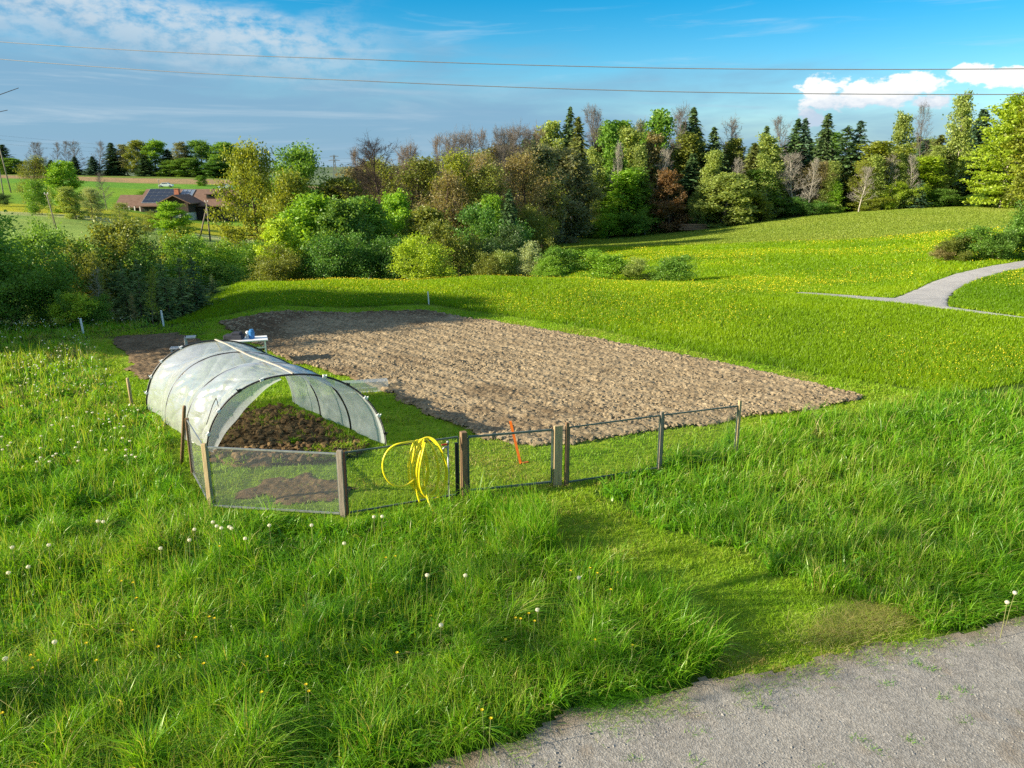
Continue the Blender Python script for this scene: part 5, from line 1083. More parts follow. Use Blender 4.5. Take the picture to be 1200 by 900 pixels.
def build_fences():
    # side and front panels with fine grey net
    r = thing('garden_fence', 'low garden fence covered with fine grey wire net in front of the plastic tunnel', 'fence', (*P1, 0)); o = np.array(r.location)
    b = MB(); post(b, P0, .06, .06, 1.03, .3); bb = b; bb.v = [v - o for v in bb.v]; b.obj('post', M['wood_brown'], r)
    for p, m_, w in ((P1, 'wood_pale', .075), (P2, 'wood_grey', .085)):
        b = MB(); post(b, p, w, .06, FH + .02, ang(P1, P2)); b.v = [v - o for v in b.v]; b.obj('post', M[m_], r)
    a, c = inset(P0, P1, .03, .04); net('net', a, c, .06, 1.0, M['net_fine'], r, o); [(lambda m_: m_.obj('rail', M['steel'], r))(MB().bar(np.array((*a, z)) - o, np.array((*c, z)) - o, .02)) for z in (.05, 1.0)]
    a, c = inset(P1, P2, .045, .05); net('net', a, c, .06, 1.0, M['net_fine'], r, o); frame(a, c, .05, 1.01, M['steel'], r, o)
    # fence panel with wide net and the hose
    r = thing('garden_fence', 'fence panel with green steel frame and see through net carrying the yellow hose', 'fence', (*P2, 0)); o = np.array(r.location)
    a, c = inset(P2, P3, .075, .09); net('net', a, c, .06, 1.0, M['net_wide'], r, o); frame(a, c, .05, 1.02, M['steel_green'], r, o)
    b = MB(); b.box(np.array((*(P2 + (P3 - P2) * .028), .52)), (.03, .045, 1.0), rz=ang(P2, P3)); b.v = [v - o for v in b.v]; b.obj('batten', surf('red_brown_batten', (.20, .075, .05), (.28, .11, .07), 6, .8), r)
    b = MB(); b.box(np.array((*P3, .42)), (.10, .10, 1.35), rz=ang(P2, P3), bev=.008); b.v = [v - o for v in b.v]; b.obj('post', M['wood_brown'], r)
    b = MB(); b.box(np.array((*(P3 - (P3 - P2) / np.linalg.norm(P3 - P2) * .12), .45)), (.05, .03, .95), rz=ang(P2, P3)); b.v = [v - o for v in b.v]; b.obj('latch_bar', M['black'], r)
    # gate
    r = thing('garden_gate', 'low steel framed garden gate with see through net between the two brown posts', 'gate', (*P3, 0)); o = np.array(r.location)
    a, c = inset(P3, P4, .075, .20); net('net', a, c, .10, .98, M['net_wide'], r, o); frame(a, c, .09, 1.0, M['steel_green'], r, o, .03)
    b = MB()
    for z in (.25, .85):
        b.bar(np.array((*a, z)) - o, np.array((*(a - (P4 - P3) / np.linalg.norm(P4 - P3) * .03), z)) - o, .03)
    b.obj('hinge', M['black'], r)
    # fence to the right of the gate
    r = thing('garden_fence', 'two long fence panels with thin net ending in tall grass right of the gate', 'fence', (*P4, 0)); o = np.array(r.location); u = (P4 - P3) / np.linalg.norm(P4 - P3)
    for p, w, m_, h in ((P4 - u * .10, .15, 'wood_pale', FH + .01), (P4 + u * .055, .06, 'wood_brown', FH + .05), (P5, .065, 'wood_grey', FH + .02), (P6, .055, 'wood_pale', FH + .06)):
        b = MB(); b.box((p[0], p[1], h / 2 - .12), (w, .05, h + .25), rz=ang(P4, P5), bev=.006); b.v = [v - o for v in b.v]; b.obj('post', M[m_], r)
    a, c = inset(P4, P5, .10, .04); net('net', a, c, .05, 1.0, M['net_wide'], r, o); frame(a, c, .05, 1.01, M['steel_green'], r, o, .022)
    a, c = inset(P5, P6, .04, .035); net('net', a, c, .05, 1.0, M['net_wide'], r, o); frame(a, c, .05, 1.01, M['steel_green'], r, o, .022)
    # single posts
    def stake(name, p, top, rad, mat, lab, lean=(0, 0), cat='post', group=None, square=False):
        b = MB(); z = tz(p[0], p[1]); q = np.array((p[0] + lean[0], p[1] + lean[1], top + z))
        if square: b.bar((p[0], p[1], z - .2), q, rad * 2)
        else: b.tube([(p[0], p[1], z - .2), q - (q - np.array((p[0], p[1], z - .2))) * .02, q], [rad, rad * .96, rad * .8], 9)
        b.v = [v - np.array((p[0], p[1], z)) for v in b.v]; ob = b.obj(name, mat, None, not square); ob.location = (p[0], p[1], z); tag(ob, lab, cat, group)
    g = at(211, 541)[:2]; t = at(216, 476, 1.22)[:2]
    stake('wooden_post', g, 1.22, .032, M['wood_brown'], 'weathered brown round post leaning beside the plastic tunnel', (t[0] - g[0], t[1] - g[1]))
    g = at(155, 474)[:2]; stake('wooden_post', g, .62, .036, M['wood_pale'], 'short pale wooden post in the grass left of the tunnel', (-.03, 0))
    for px, py, yt, lab in ((98, 390, 372, 'white marker stake at the left beside the light leaved bush'), (192, 380, 361, 'white marker stake behind the left end of the plot'), (503, 357, 342, 'thin white marker stake at the back edge of the plot')):
        g = at(px, py)[:2]; h = (py - yt) / FPX * np.hypot(g[1], 5); stake('marker_stake', g, h, .022, M['white'], lab, (-.04, 0), 'stake', 'white marker stakes', True)
    # orange stake leaning towards the plot
    g = at(611, 543)[:2]; L_ = at(598, 495, .78)[:2]; r = thing('marker_stake', 'bright orange stake leaning behind the gate', 'stake', (*g, 0))
    b = MB(); b.bar((0, 0, -.06), (L_[0] - g[0], L_[1] - g[1], .80), .045, .02); b.obj('shaft', M['orange'], r)
    b = MB(); b.bar((-.02, -.01, .012), (.12, .03, .02), .05, .02); b.obj('foot', M['orange'], r)
    # standpipe with tap
    g = at(526, 588)[:2] + np.array((0, .06)); r = thing('standpipe', 'thin grey water standpipe with red tap handle by the fence', 'standpipe', (*g, 0))
    b = MB(); b.tube([(0, 0, -.1), (0, 0, .94)], .014, 8); b.obj('pipe', M['steel'], r, True)
    b = MB(); b.tube([(0, 0, .94), (0, 0, 1.0)], .02, 8); b.tube([(0, 0, .90), (-.05, -.02, .90), (-.09, -.03, .86)], .016, 8); b.obj('tap', M['steel'], r, True)
    b = MB(); b.box((-.05, -.02, .945), (.09, .03, .02), rz=.4); b.ball((-.09, -.03, .85), .028, 8); b.obj('handle', M['red'], r)
build_fences()
def build_hose():
    u = (P3 - P2) / np.linalg.norm(P3 - P2); n = np.array((u[1], -u[0])); c = P2 + (P3 - P2) * .60; r = random.Random(3)
    def pt(x, z, d): p = c + u * x + n * (max(d, -.055) + .08); return (p[0], p[1], z)
    P = []
    loops = [(-.02, .26, .15, .05), (.03, .24, .13, .0), (.12, .16, .19, .03), (.18, .14, .24, .06), (.10, .12, .22, .0), (.20, .10, .23, .08)]
    P += [pt(-.02, .10, .10), pt(-.05, .18, .09), pt(-.10, .30, .06)]
    # one long loose loop hanging to the left
    for t in np.linspace(0, 1, 26):
        a = -math.pi * .42 + t * math.pi * 1.55; P.append(pt(-.28 - .27 * math.sin(a) * 1.0 - .02, .66 - .30 * math.cos(a) * 1.0 + .14 * t, .05 + .03 * math.sin(6 * t)))
    for k, (x, lo, w, d) in enumerate(loops):
        for t in np.linspace(0, 1, 30, endpoint=False):
            a = math.pi * .5 - t * 2 * math.pi + .0; top = 1.075 + .008 * k; zc = (top + lo + .02) / 2; hz = (top - lo - .02) / 2
            xx = x + w * math.cos(a) * (1.0 - .25 * math.sin(a)) ; zz = zc + hz * math.sin(a)
            f = max(0, math.sin(a)) ** 6; P.append(pt(xx, zz, d * (1 - f) + .012 * k * (1 - f) - .055 * f))
    P += [pt(.06, .95, .07), pt(.03, .7, .10), pt(.05, .45, .11), pt(.07, .20, .12), pt(.10, .06, .14), pt(.13, .03, .30), pt(.10, .02, .5)]
    P = np.array(P)
    for _ in range(2): P[1:-1] = (P[:-2] + 2 * P[1:-1] + P[2:]) / 4
    P = np.stack([np.interp(np.linspace(0, len(P) - 1, 520), np.arange(len(P)), P[:, k]) for k in range(3)], 1)
    for _ in range(3): P[1:-1] = (P[:-2] + 2 * P[1:-1] + P[2:]) / 4
    b = MB(); o = np.array((*c, 0)); b.tube(P - o, .0155, 8); ob = b.obj('garden_hose', M['yellow'], None, True); ob.location = o
    tag(ob, 'yellow garden hose hanging in loops over the fence rail', 'hose')
build_hose()

# ------------------------------------------------------------------ garden things round the tunnel
def build_garden():
    p = zy(292, 410, 20.6); x, y = p[0], 20.6
    r = thing('garden_table', 'small white folding table behind the plastic tunnel', 'table', (x, y, 0), .35)
    b = MB(); b.box((0, 0, .70), (1.0, .6, .035), bev=.006); b.obj('tabletop', M['white'], r)
    for sx in (-.44, .44):
        for sy in (-.25, .25): b = MB(); b.bar((sx, sy, 0), (sx * .96, sy, .682), .03); b.obj('leg', M['white'], r)
    b = MB(); b.box((-.02, 0, .45), (.85, .03, .04)); b.obj('stretcher', M['white'], r)
    b = MB(); b.tube([(0, 0, 0), (0, 0, .20), (0, 0, .22), (0, 0, .25)], [.075, .075, .055, .05], 12); o = b.obj('canister', M['blue'], None); o.location = (x + .10, y + .02, .72); tag(o, 'blue canister standing on the white folding table', 'canister')
    b = MB(); b.tube([(0, 0, 0), (0, 0, .17), (0, 0, .20)], [.05, .05, .03], 10); o = b.obj('bottle', M['white'], None); o.location = (x - .02, y + .05, .72); tag(o, 'white bottle next to the blue canister', 'bottle')
    b = MB(); b.box((0, 0, .06), (.5, .3, .12), bev=.02); b.box((.08, 0, .15), (.25, .22, .08), bev=.02); o = b.obj('tool_bag', surf('dark_cloth', (.02, .022, .035), (.04, .045, .06), 6, .8), None); o.location = (x - .36, y - .05, .72); tag(o, 'dark bag lying on the left end of the white table', 'bag')
    p = at(213, 409, .12); r = thing('wooden_tray', 'small grey board with an upright end behind the tunnel', 'board', (p[0], p[1], 0), .3)
    b = MB(); b.box((0, 0, .16), (.62, .32, .04), bev=.008); b.box((.13, 0, .33), (.05, .32, .30), bev=.008); b.box((.26, 0, .46), (.30, .32, .04), bev=.008); b.obj('board', M['grey'], r)
    for sx in (-.26, .26): b = MB(); b.box((sx, 0, .07), (.05, .3, .14)); b.obj('foot', M['grey'], r)
    # translucent plastic cover on the grass at the edge of the plot
    g = at(424, 458)[:2]; m_ = MB(); L_, D_, H_ = .62, .36, .24
    r = thing('seedling_cover', 'clear plastic seedling box at the edge of the plot right of the tunnel', 'plastic box', (*g, 0), .25)
    m_.quad((-L_, -D_ / 2, 0), (L_, -D_ / 2, 0), (L_, -D_ / 2 + .03, H_), (-L_, -D_ / 2 + .03, H_)); m_.quad((L_, D_ / 2, 0), (-L_, D_ / 2, 0), (-L_, D_ / 2 - .03, H_), (L_, D_ / 2 - .03, H_))
    m_.quad((-L_, D_ / 2, 0), (-L_, -D_ / 2, 0), (-L_, -D_ / 2 + .03, H_), (-L_, D_ / 2 - .03, H_)); m_.quad((L_, -D_ / 2, 0), (L_, D_ / 2, 0), (L_, D_ / 2 - .03, H_), (L_, -D_ / 2 + .03, H_)); m_.quad((-L_, -D_ / 2 + .03, H_), (L_, -D_ / 2 + .03, H_), (L_, D_ / 2 - .03, H_), (-L_, D_ / 2 - .03, H_))
    m_.obj('cover', filmclear(), r)
    b = MB()
    for s in ((-L_, -D_ / 2, L_, -D_ / 2), (-L_, D_ / 2, L_, D_ / 2), (-L_, -D_ / 2, -L_, D_ / 2), (L_, -D_ / 2, L_, D_ / 2)): b.bar((s[0], s[1], .012), (s[2], s[3], .012), .025)
    b.obj('rim', M['white'], r)
    # small plant in the bed
    c = at(341, 516, .22)
    r_ = np.random.default_rng(8); n = 60; X = c[0] + r_.normal(0, .05, n); Y = c[1] + r_.normal(0, .05, n); a = r_.random(n) * 6.28
    me = blade_mesh('bed_plant', X, Y, .12 + .12 * r_.random(n), np.full(n, .035), (np.cos(a) * .8, np.sin(a) * .8), 3, M['grass_mown'], .4 + .4 * r_.random(n), .6, .12); o = link('leafy_plant', me); tag(o, 'small green plant growing in the dark bed under the tunnel', 'plant')
def filmclear():
    m, N, L, out = nodes('clear_plastic'); t = N.new('ShaderNodeBsdfTransparent'); t.inputs[0].default_value = (.9, .93, .94, 1); p = N.new('ShaderNodeBsdfPrincipled'); p.inputs['Base Color'].default_value = (.55, .6, .62, 1); p.inputs['Roughness'].default_value = .2
    ms = N.new('ShaderNodeMixShader'); ms.inputs[0].default_value = .35; L.new(t.outputs[0], ms.inputs[1]); L.new(p.outputs[0], ms.inputs[2]); L.new(ms.outputs[0], out.inputs[0]); return m
build_garden()

# dandelions
def build_dandelions():
    def clock():
        root = bpy.data.objects.new('dandelion_clock', None); b = MB(); b.tube([(0, 0, 0), (.01, 0, .25), (.03, .01, .50)], [.004, .0035, .003], 5); st = bpy.data.objects.new('stem', b.mesh('stem', surf('dandelion_stem', (.20, .22, .07), (.26, .26, .10), 9, .7)))
        r = np.random.default_rng(2); n = 320; D = r.normal(0, 1, (n, 3)); D /= np.linalg.norm(D, axis=1)[:, None]; c = np.array((.03, .01, .515)); rad = .026; s = .0045
        u = np.cross(D, r.normal(0, 1, (n, 3))); u /= np.linalg.norm(u, axis=1)[:, None]; w = np.cross(D, u); C = c + D * rad * r.uniform(.7, 1.05, (n, 1))
        V = np.stack([C - u * s, C - w * s, C + u * s, C + w * s], 1).reshape(-1, 3)
        hd = bpy.data.objects.new('seed_head', new_mesh('seed_head', V, [np.arange(n * 4).reshape(-1, 4)], M['petal_white'], False, {'tint': np.ones(n * 4)})); return root, [st, hd]
    root, ch = clock(); q = random.Random(4)
    near = [(13, 641), (54, 638), (35, 663), (186, 642), (219, 632), (230, 619), (247, 610), (253, 614), (259, 616), (268, 617), (274, 617), (316, 615), (364, 615), (60, 752), (4, 772), (112, 609), (120, 609), (499, 671), (515, 729), (545, 674), (632, 714), (405, 634), (438, 603), (446, 603), (1186, 692), (1180, 705), (680, 674), (12, 668), (290, 629)]
    uni = {13: 'large white seed head with stem leaning left below the wire net panel', (60, 752): 'large white dandelion clock low at the left above yellow flowers'}
    lab = 'white dandelion seed head in the long grass of the foreground'
    for i, (px, py) in enumerate(near):
        p = at(px, py, .47); s = 1.0
        L_ = {(186, 642): 'white dandelion clock on a long leaning stem left of the net panel', (60, 752): 'white dandelion clock beside dry stems at the lower left', (4, 772): 'white dandelion clock cut by the left edge, lowest of all', (515, 729): 'large dandelion clock in the middle of the foreground grass', (499, 671): 'dandelion clock alone above the middle of the foreground grass', (1186, 692): 'dandelion clock, upper of two at the right edge by the gravel', (1180, 705): 'dandelion clock, lower of two at the right edge by the gravel'}.get((px, py), lab)
        o = dup(root, ch, (p[0], p[1], -.02), q.random() * 6.28, (s * .95, s * .95, .47 / .515), L_, 'dandelion clocks in the foreground'); o['category'] = 'dandelion'
    for i in range(80):
        px, py = q.uniform(0, 165), 392 + 150 * q.random() ** 1.3
        if px > 105 and py < 480: continue
        p = at(px, py, .33); o = dup(root, ch, (p[0], p[1], 0), q.random() * 6.28, (.95, .95, .33 / .515), 'white dandelion seed head in the grass left of the tunnel', 'dandelion clocks left of the tunnel'); o['category'] = 'dandelion'
    # yellow dandelion flowers
    root = bpy.data.objects.new('dandelion_flower', None); b = MB(); b.tube([(0, 0, 0), (.01, 0, .2), (.0, .01, .42)], [.004, .004, .0035], 5); st = bpy.data.objects.new('stem', b.mesh('stem', surf('flower_stem', (.15, .20, .05), (.20, .24, .07), 9, .7)))
    n = 34; V = []; r = np.random.default_rng(3)
    for k in range(n):
        a = k * 2.399; rr = .022 * (.45 + .55 * (k / n)); t = .25 + .5 * (1 - k / n); c, s = math.cos(a), math.sin(a); d = np.array((c, s, 0)); e = np.array((-s, c, 0)); z = np.array((0, 0, 1)); o = np.array((0, .01, .425))
        V += [o - e * .002, o + d * rr * .6 - e * .004 + z * rr * t * .6, o + d * rr + z * rr * t, o + d * rr * .6 + e * .004 + z * rr * t * .6]
    hd = bpy.data.objects.new('flower_head', new_mesh('flower_head', np.array(V), [np.arange(n * 4).reshape(-1, 4)], M['petal_yellow'], False, {'tint': np.repeat(r.random(n), 4) * .5})); ch = [st, hd]
    pts = [(156, 738), (141, 681), (156, 682), (244, 723), (252, 724), (228, 747), (256, 640), (361, 809), (307, 810), (36, 768), (43, 774), (39, 782), (100, 753), (113, 774), (2, 836), (466, 765), (603, 724), (611, 725), (619, 719), (627, 727), (668, 668), (692, 665), (699, 671), (724, 671), (716, 690), (697, 750), (566, 832), (574, 841), (506, 721), (453, 653), (463, 652), (238, 778), (312, 770), (330, 751), (357, 802), (740, 756), (592, 750), (356, 710), (185, 757), (160, 700)]
    for px, py in pts:
        p = at(px, py, .42); o = dup(root, ch, (p[0], p[1], -.01), q.random() * 6.28, (1, 1, 1), 'yellow dandelion flower in the long grass of the foreground', 'yellow flowers in the foreground'); o['category'] = 'dandelion'
build_dandelions()

# ------------------------------------------------------------------ farmhouse, house, cars, poles, cables
def gable(b, x0, x1, y0, y1, ze, zr, ov=.4, th=.18):      # two roof slopes, ridge along x
    ym = (y0 + y1) / 2; k = (zr - ze) / (ym - y0); yo0, yo1 = y0 - ov, y1 + ov; zo = ze - ov * k
    for ya, s in ((yo0, 1), (yo1, -1)):
        V = []
        for dz in (0, th):
            V += [(x0 - ov, ya, zo + dz), (x1 + ov, ya, zo + dz), (x1 + ov, ym, zr + dz), (x0 - ov, ym, zr + dz)]
        b.add(V, [(0, 1, 2, 3), (4, 5, 6, 7), (0, 1, 5, 4), (1, 2, 6, 5), (3, 2, 6, 7), (0, 3, 7, 4)])
def build_farm():
    Y = 160; base = -3.75; k = (Y * cp_ + 8) / FPX; X = lambda px: (px - 600) * k; Zp = lambda py, y=Y: zy(600, py, y)[2] - base
    x0 = X(181); r = thing('farmhouse', 'long brown roofed farmhouse with solar panels and dark wooden gable', 'farmhouse', (x0, Y, base)); o = 0
    X = lambda px: (px - 600) * k - x0
    ze, zr = Zp(240), Zp(222.5, Y + 5); xe = X(285)
    b = MB(); b.box(((xe) / 2, 5.2, ze / 2 - .5), (xe, 10, ze + 1)); b.add([(0.02, .25, ze), (0.02, 10.15, ze), (0.02, 5.2, zr - .1)], [(0, 1, 2)]); b.add([(xe - .02, .25, ze), (xe - .02, 10.15, ze), (xe - .02, 5.2, zr - .1)], [(0, 1, 2)]); b.obj('wall', M['wood_dark'], r)
    b = MB(); gable(b, 0, xe, .2, 10.2, ze, zr, .6); rf = b.obj('roof', M['tile'], r)
    sl = (zr - ze) / 5.0
    def onroof(px, t, lift): return np.array((X(px), .2 + 5.0 * t, ze + (zr - ze) * t + .18 + lift))
    # solar array: five columns of four modules, one part with its frame as sub-part
    b = MB(); fr_ = MB()
    for i in range(5):
        a, c = 182.6 + i * 6.0, 182.6 + i * 6.0 + 5.4
        for j in range(4):
            t0, t1 = .06 + j * .232, .06 + j * .232 + .215
            b.quad(onroof(a, t0, .10), onroof(c, t0, .10), onroof(c, t1, .10), onroof(a, t1, .10))
    fr_.quad(onroof(182.0, .03, .06), onroof(212.6, .03, .06), onroof(212.6, .99, .06), onroof(182.0, .99, .06))
    sp_o = b.obj('solar_panel', M['panel'], r); fr_.obj('frame', M['steel'], sp_o)
    b = MB(); b.quad(onroof(221, .42, .09), onroof(235, .42, .09), onroof(235, .93, .09), onroof(221, .93, .09)); c2 = b.obj('solar_collector', M['panel_light'], r)
    b = MB()
    for i in range(4): b.bar(onroof(221 + i * 4.66, .42, .12), onroof(221 + i * 4.66, .93, .12), .12, .05)
    b.obj('frame', M['steel'], c2)
    b = MB(); p = onroof(217, .62, 0); b.box((p[0], p[1], p[2] + .3), (.9, .8, 1.6)); b.box((p[0], p[1], p[2] + 1.14), (1.05, .95, .12)); b.obj('chimney', M['brick'], r)
    p = onroof(257.5, .42, 0); b = MB(); b.box((p[0], p[1] + .3, p[2] + .35), (1.6, 1.6, 1.0)); d = b.obj('dormer', M['wood_dark'], r); b = MB(); b.box((p[0], p[1] + .1, p[2] + .93), (2.1, 2.2, .12), rx=.25); b.obj('roof', M['tile'], d)
    b = MB(); b.box((p[0], p[1] - .52, p[2] + .38), (1.2, .06, .7)); b.obj('window', M['glass_dark'], d)
    # cross gable to the front with pale ground floor
    gx0, gx1 = X(212), X(249); gm = (gx0 + gx1) / 2; gy = -4.0; gze, gzr = Zp(238.5, Y - 4), Zp(229.5, Y - 4)
    b = MB(); w0, w1 = gx0 + .8, gx1 - .8; zm = Zp(249, Y - 4)
    b.add([(w0, gy, zm), (w1, gy, zm), (w1, gy, gze + .1), (gm, gy, gzr - .15), (w0, gy, gze + .1), (w0, .2, zm), (w1, .2, zm), (w1, .2, gze), (w0, .2, gze)], [(0, 1, 2, 3, 4), (0, 4, 8, 5), (1, 6, 7, 2)]); b.obj('gable', M['wood_dark'], r)
    b = MB(); b.box((gm, gy / 2 + .12, zm / 2 - .4), (w1 - w0 - .3, -gy, zm + .8)); b.obj('wall', M['plaster'], r)
    b = MB(); th = .2
    for s, xa in ((1, gx0), (-1, gx1)):
        V = [(xa, gy - .8, gze - .1), (xa, 3.2, gze - .1), (gm, 3.2, gzr), (gm, gy - .8, gzr)]; V += [(a_, b_, c_ + th) for a_, b_, c_ in V]; b.add(V, [(0, 1, 2, 3), (4, 5, 6, 7), (0, 3, 7, 4), (0, 1, 5, 4), (1, 2, 6, 5)])
    b.obj('roof', M['tile'], r)
    for px in (226.5, 238):
        b = MB(); b.box((X(px), gy - .02, zm * .55), (.95, .10, 1.2)); w = b.obj('window', M['glass_dark'], r); b = MB(); b.box((X(px), gy - .05, zm * .55 - .68), (1.2, .14, .10)); b.obj('sill', M['plaster'], w)
    for px in (186, 193, 200, 207, 255, 262): b = MB(); b.box((X(px), .16, ze * .55), (1.0, .10, 1.0)); b.obj('window', M['glass_dark'], r)
    b = MB(); b.box((X(252), -.3, ze * .42), (1.8, .12, ze * .8)); b.obj('door', surf('barn_door', (.02, .016, .013), (.04, .03, .025), 2, .9), r)
    # low shed at the left
    sx0 = X(151); sw = x0; r2 = thing('farm_shed', 'low brown roofed shed joined to the left end of the farmhouse', 'shed', ((151 - 600) * k, Y + 1, Zp(246) + base - .2)); L_ = (180 - 151) * k; zb = Zp(246) - .2
    z1, z2 = Zp(242) - zb, Zp(229.5, Y + 4) - zb
    b = MB(); b.box((L_ / 2, 3.7, z1 / 2 - .3), (L_ - .4, 6, z1 + .6)); b.obj('wall', M['wood_dark'], r2); b = MB(); gable(b, 0, L_ - .7, .7, 6.7, z1, z2, .5); b.obj('roof', M['tile'], r2)
    for i in range(5): b = MB(); b.bar((.4 + i * (L_ - .8) / 4, .3, -.6), (.4 + i * (L_ - .8) / 4, .3, z1), .22); b.obj('post', M['plaster'], r2)
build_farm()
def build_house():
    Y = 118; k = (Y * cp_ + 6) / FPX; x = (404 - 600) * k; base = tz(x, Y); r = thing('white_house', 'white house with tall brick chimney half hidden by trees in the valley', 'house', (x, Y, base)); Zp = lambda py: zy(600, py, Y)[2] - base
    ze = Zp(254); zr = Zp(243)
    b = MB(); b.box((.9, 4, ze / 2 - .5), (5.6, 7, ze + 1)); b.add([(-1.88, .5, ze), (-1.88, 7.5, ze), (-1.88, 4, zr)], [(0, 1, 2)]); b.add([(3.68, .5, ze), (3.68, 7.5, ze), (3.68, 4, zr)], [(0, 1, 2)]); b.obj('wall', M['plaster'], r)
    b = MB(); gable(b, -1.9, 3.7, .5, 7.5, ze, zr, .4); rf = b.obj('roof', surf('dark_tiles', (.05, .04, .035), (.09, .07, .06), 1.5, .9), r)
    cx = (399 - 600) * k - x; b = MB(); b.box((cx, 2.2, Zp(244) - 1), (.75, .75, 2 * (Zp(236.5) - Zp(244)) + 1.5)); b.box((cx, 2.2, Zp(236.5) - .2), (.9, .9, .14)); ch = b.obj('chimney', M['brick'], rf); b = MB(); b.tube([(cx, 2.2, Zp(236.5) - .15), (cx, 2.2, Zp(233))], .16, 8); b.obj('flue', M['grey'], ch)
    b = MB(); b.box((.9, .47, ze * .65), (1.0, .08, 1.3)); w = b.obj('window', M['glass_dark'], r)
build_house()
def car(px, Y, mat, lab, rz):
    x = xat(px, Y, 2); z = tz(x, Y); r = thing('parked_car', lab, 'car', (x, Y, z), rz, 'cars on the road above the farm')
    prof = [(-2.1, .35), (-2.12, .75), (-1.55, .92), (-.95, 1.42), (.55, 1.45), (1.25, .98), (2.0, .86), (2.12, .5), (2.08, .32)]
    n = len(prof); V = [(a, s * (.86 if c > 1.1 else .9), c) for s in (-1, 1) for a, c in prof]; b = MB(); b.add(V, [tuple(range(n))[::-1], tuple(range(n, 2 * n))] + [(i, (i + 1) % n, n + (i + 1) % n, n + i) for i in range(n)]); b.obj('body', mat, r)
    b = MB()
    for s in (-1, 1): b.add([(-1.3, s * .895, .97), (-.85, s * .875, 1.33), (.5, s * .875, 1.36), (1.0, s * .895, 1.0)], [(0, 1, 2, 3)])
    b.add([(.66, -.7, 1.40), (.66, .7, 1.40), (1.24, .75, 1.02), (1.24, -.75, 1.02)], [(0, 1, 2, 3)]); b.obj('window', M['glass_dark'], r)
    for sx in (-1.35, 1.35):
        for s in (-1, 1): b = MB(); b.tube([(sx, s * .74, .33), (sx, s * .93, .33)], .33, 14); w = b.obj('wheel', M['black'], r); b = MB(); b.tube([(sx, s * .925, .33), (sx, s * .945, .33)], .19, 10); b.obj('rim', M['steel'], w)
car(194.5, 252, M['paint_white'], 'white car on the field road above the solar roof', .15)
car(264, 250, M['paint_blue'], 'silver blue car on the field road left of the oak', .1)
def pole(px, yt, yb, Y, rad, lab, mat, lean=0.0, cross=False, lamp=False, second=None):
    x = xat(px, Y, 0); z = tz(x, Y); top = zy(px, yt, Y)[2] - z; r = thing('utility_pole', lab, 'pole', (x, Y, z), 0, 'poles at the left')
    b = MB(); b.tube([(0, 0, -.4), (lean * top, 0, top)], [rad, rad * .7], 8); b.obj('pole', mat, r, True)
    if second: b = MB(); b.tube([(second, 0, -.4), (lean * top * .98, .15, top * .92)], [rad, rad * .7], 8); b.obj('strut', mat, r, True)
    b = MB(); 
    for zz in ((.97, .92) if cross else (.985,)): b.bar((lean * top * zz - (.7 if cross else .25), 0, top * zz), (lean * top * zz + (.7 if cross else .25), 0, top * zz), .1)
    b.obj('crossarm', mat, r)
    b = MB()
    for s in (-.2, .2): b.tube([(lean * top + s, 0, top * .985 + .03), (lean * top + s, 0, top * .985 + .22)], .045, 6)
    b.obj('insulator', M['white'], r)
    return np.array((x + lean * top, Y, z + top))
tA = pole(14, 158, 225, 190, .17, 'tall leaning wooden pole at the far left', M['wood_grey'], -.10, True)
tB = pole(65, 227, 270, 95, .075, 'leaning wooden pole standing on the far meadow', M['wood_grey'], -.16)
tC = pole(243, 236, 275, 112, .13, 'A shaped wooden pole in front of the farmhouse', M['wood_grey'], .0, second=-1.7)
tD = pole(5, 190, 214, 170, .14, 'short pole with a strut at the far left edge', M['wood_grey'], .0, second=-1.2)
tE = pole(187.5, 211, 222, 215, .12, 'pole sticking up behind the solar roof', M['wood_grey'], .0)
b = MB(); p = zy(62, 225, 97); x = xat(62.5, 97); 
T('sapling', 62, 221, 97, 9, 'pale', 'grey', 'thin young tree beside the leaning pole on the meadow', group='trees by the far meadow')
def cable(name, pts, rad, lab, group=None):
    P = np.array([zy(*p) for p in pts]); d = np.concatenate(([0], np.cumsum(np.linalg.norm(np.diff(P, axis=0), axis=1)))); t = np.linspace(0, d[-1], 90)
    # quadratic fit in height gives the sag, ends straight on
    xs = np.interp(t, d, P[:, 0]); ys = np.interp(t, d, P[:, 1]); c = np.polyfit(d, P[:, 2], 2); zs = np.polyval(c, t)
    b = MB(); Q = np.stack([xs, ys, zs], 1); b.tube(Q, rad, 6); o = b.obj(name, M['cable'], None, True); tag(o, lab, 'power cable', group)
cable('power_cable', [(-160, 36, 71), (0, 47, 66), (420, 71, 55), (800, 80, 50), (1200, 80, 45), (1330, 79, 43.5)], .027, 'upper power cable crossing the whole sky', 'power cables across the sky')
cable('power_cable', [(-160, 55, 71), (0, 66, 66), (420, 96, 55), (800, 109, 50), (1200, 110, 45), (1330, 109, 43.5)], .027, 'lower power cable crossing the whole sky', 'power cables across the sky')
for k, (dz, lab) in enumerate(((0, 'upper thin wire running left from the tall leaning pole'), (.9, 'middle thin wire running left from the tall leaning pole'), (1.8, 'lower thin wire running left from the tall leaning pole'))):
    b = MB(); q = tA - np.array((0, 0, dz + .1)); e = q + np.array((95, 60, -4.5 - dz * .4)); n = 24; t = np.linspace(0, 1, n)[:, None]; P = q + (e - q) * t; P[:, 2] -= 4 * 1.2 * (t * (1 - t))[:, 0]; b.tube(P, .012, 4)
    tag(b.obj('overhead_wire', M['cable'], None), lab.replace('running left from', 'running right from'), 'wire', 'thin wires of the far pole')
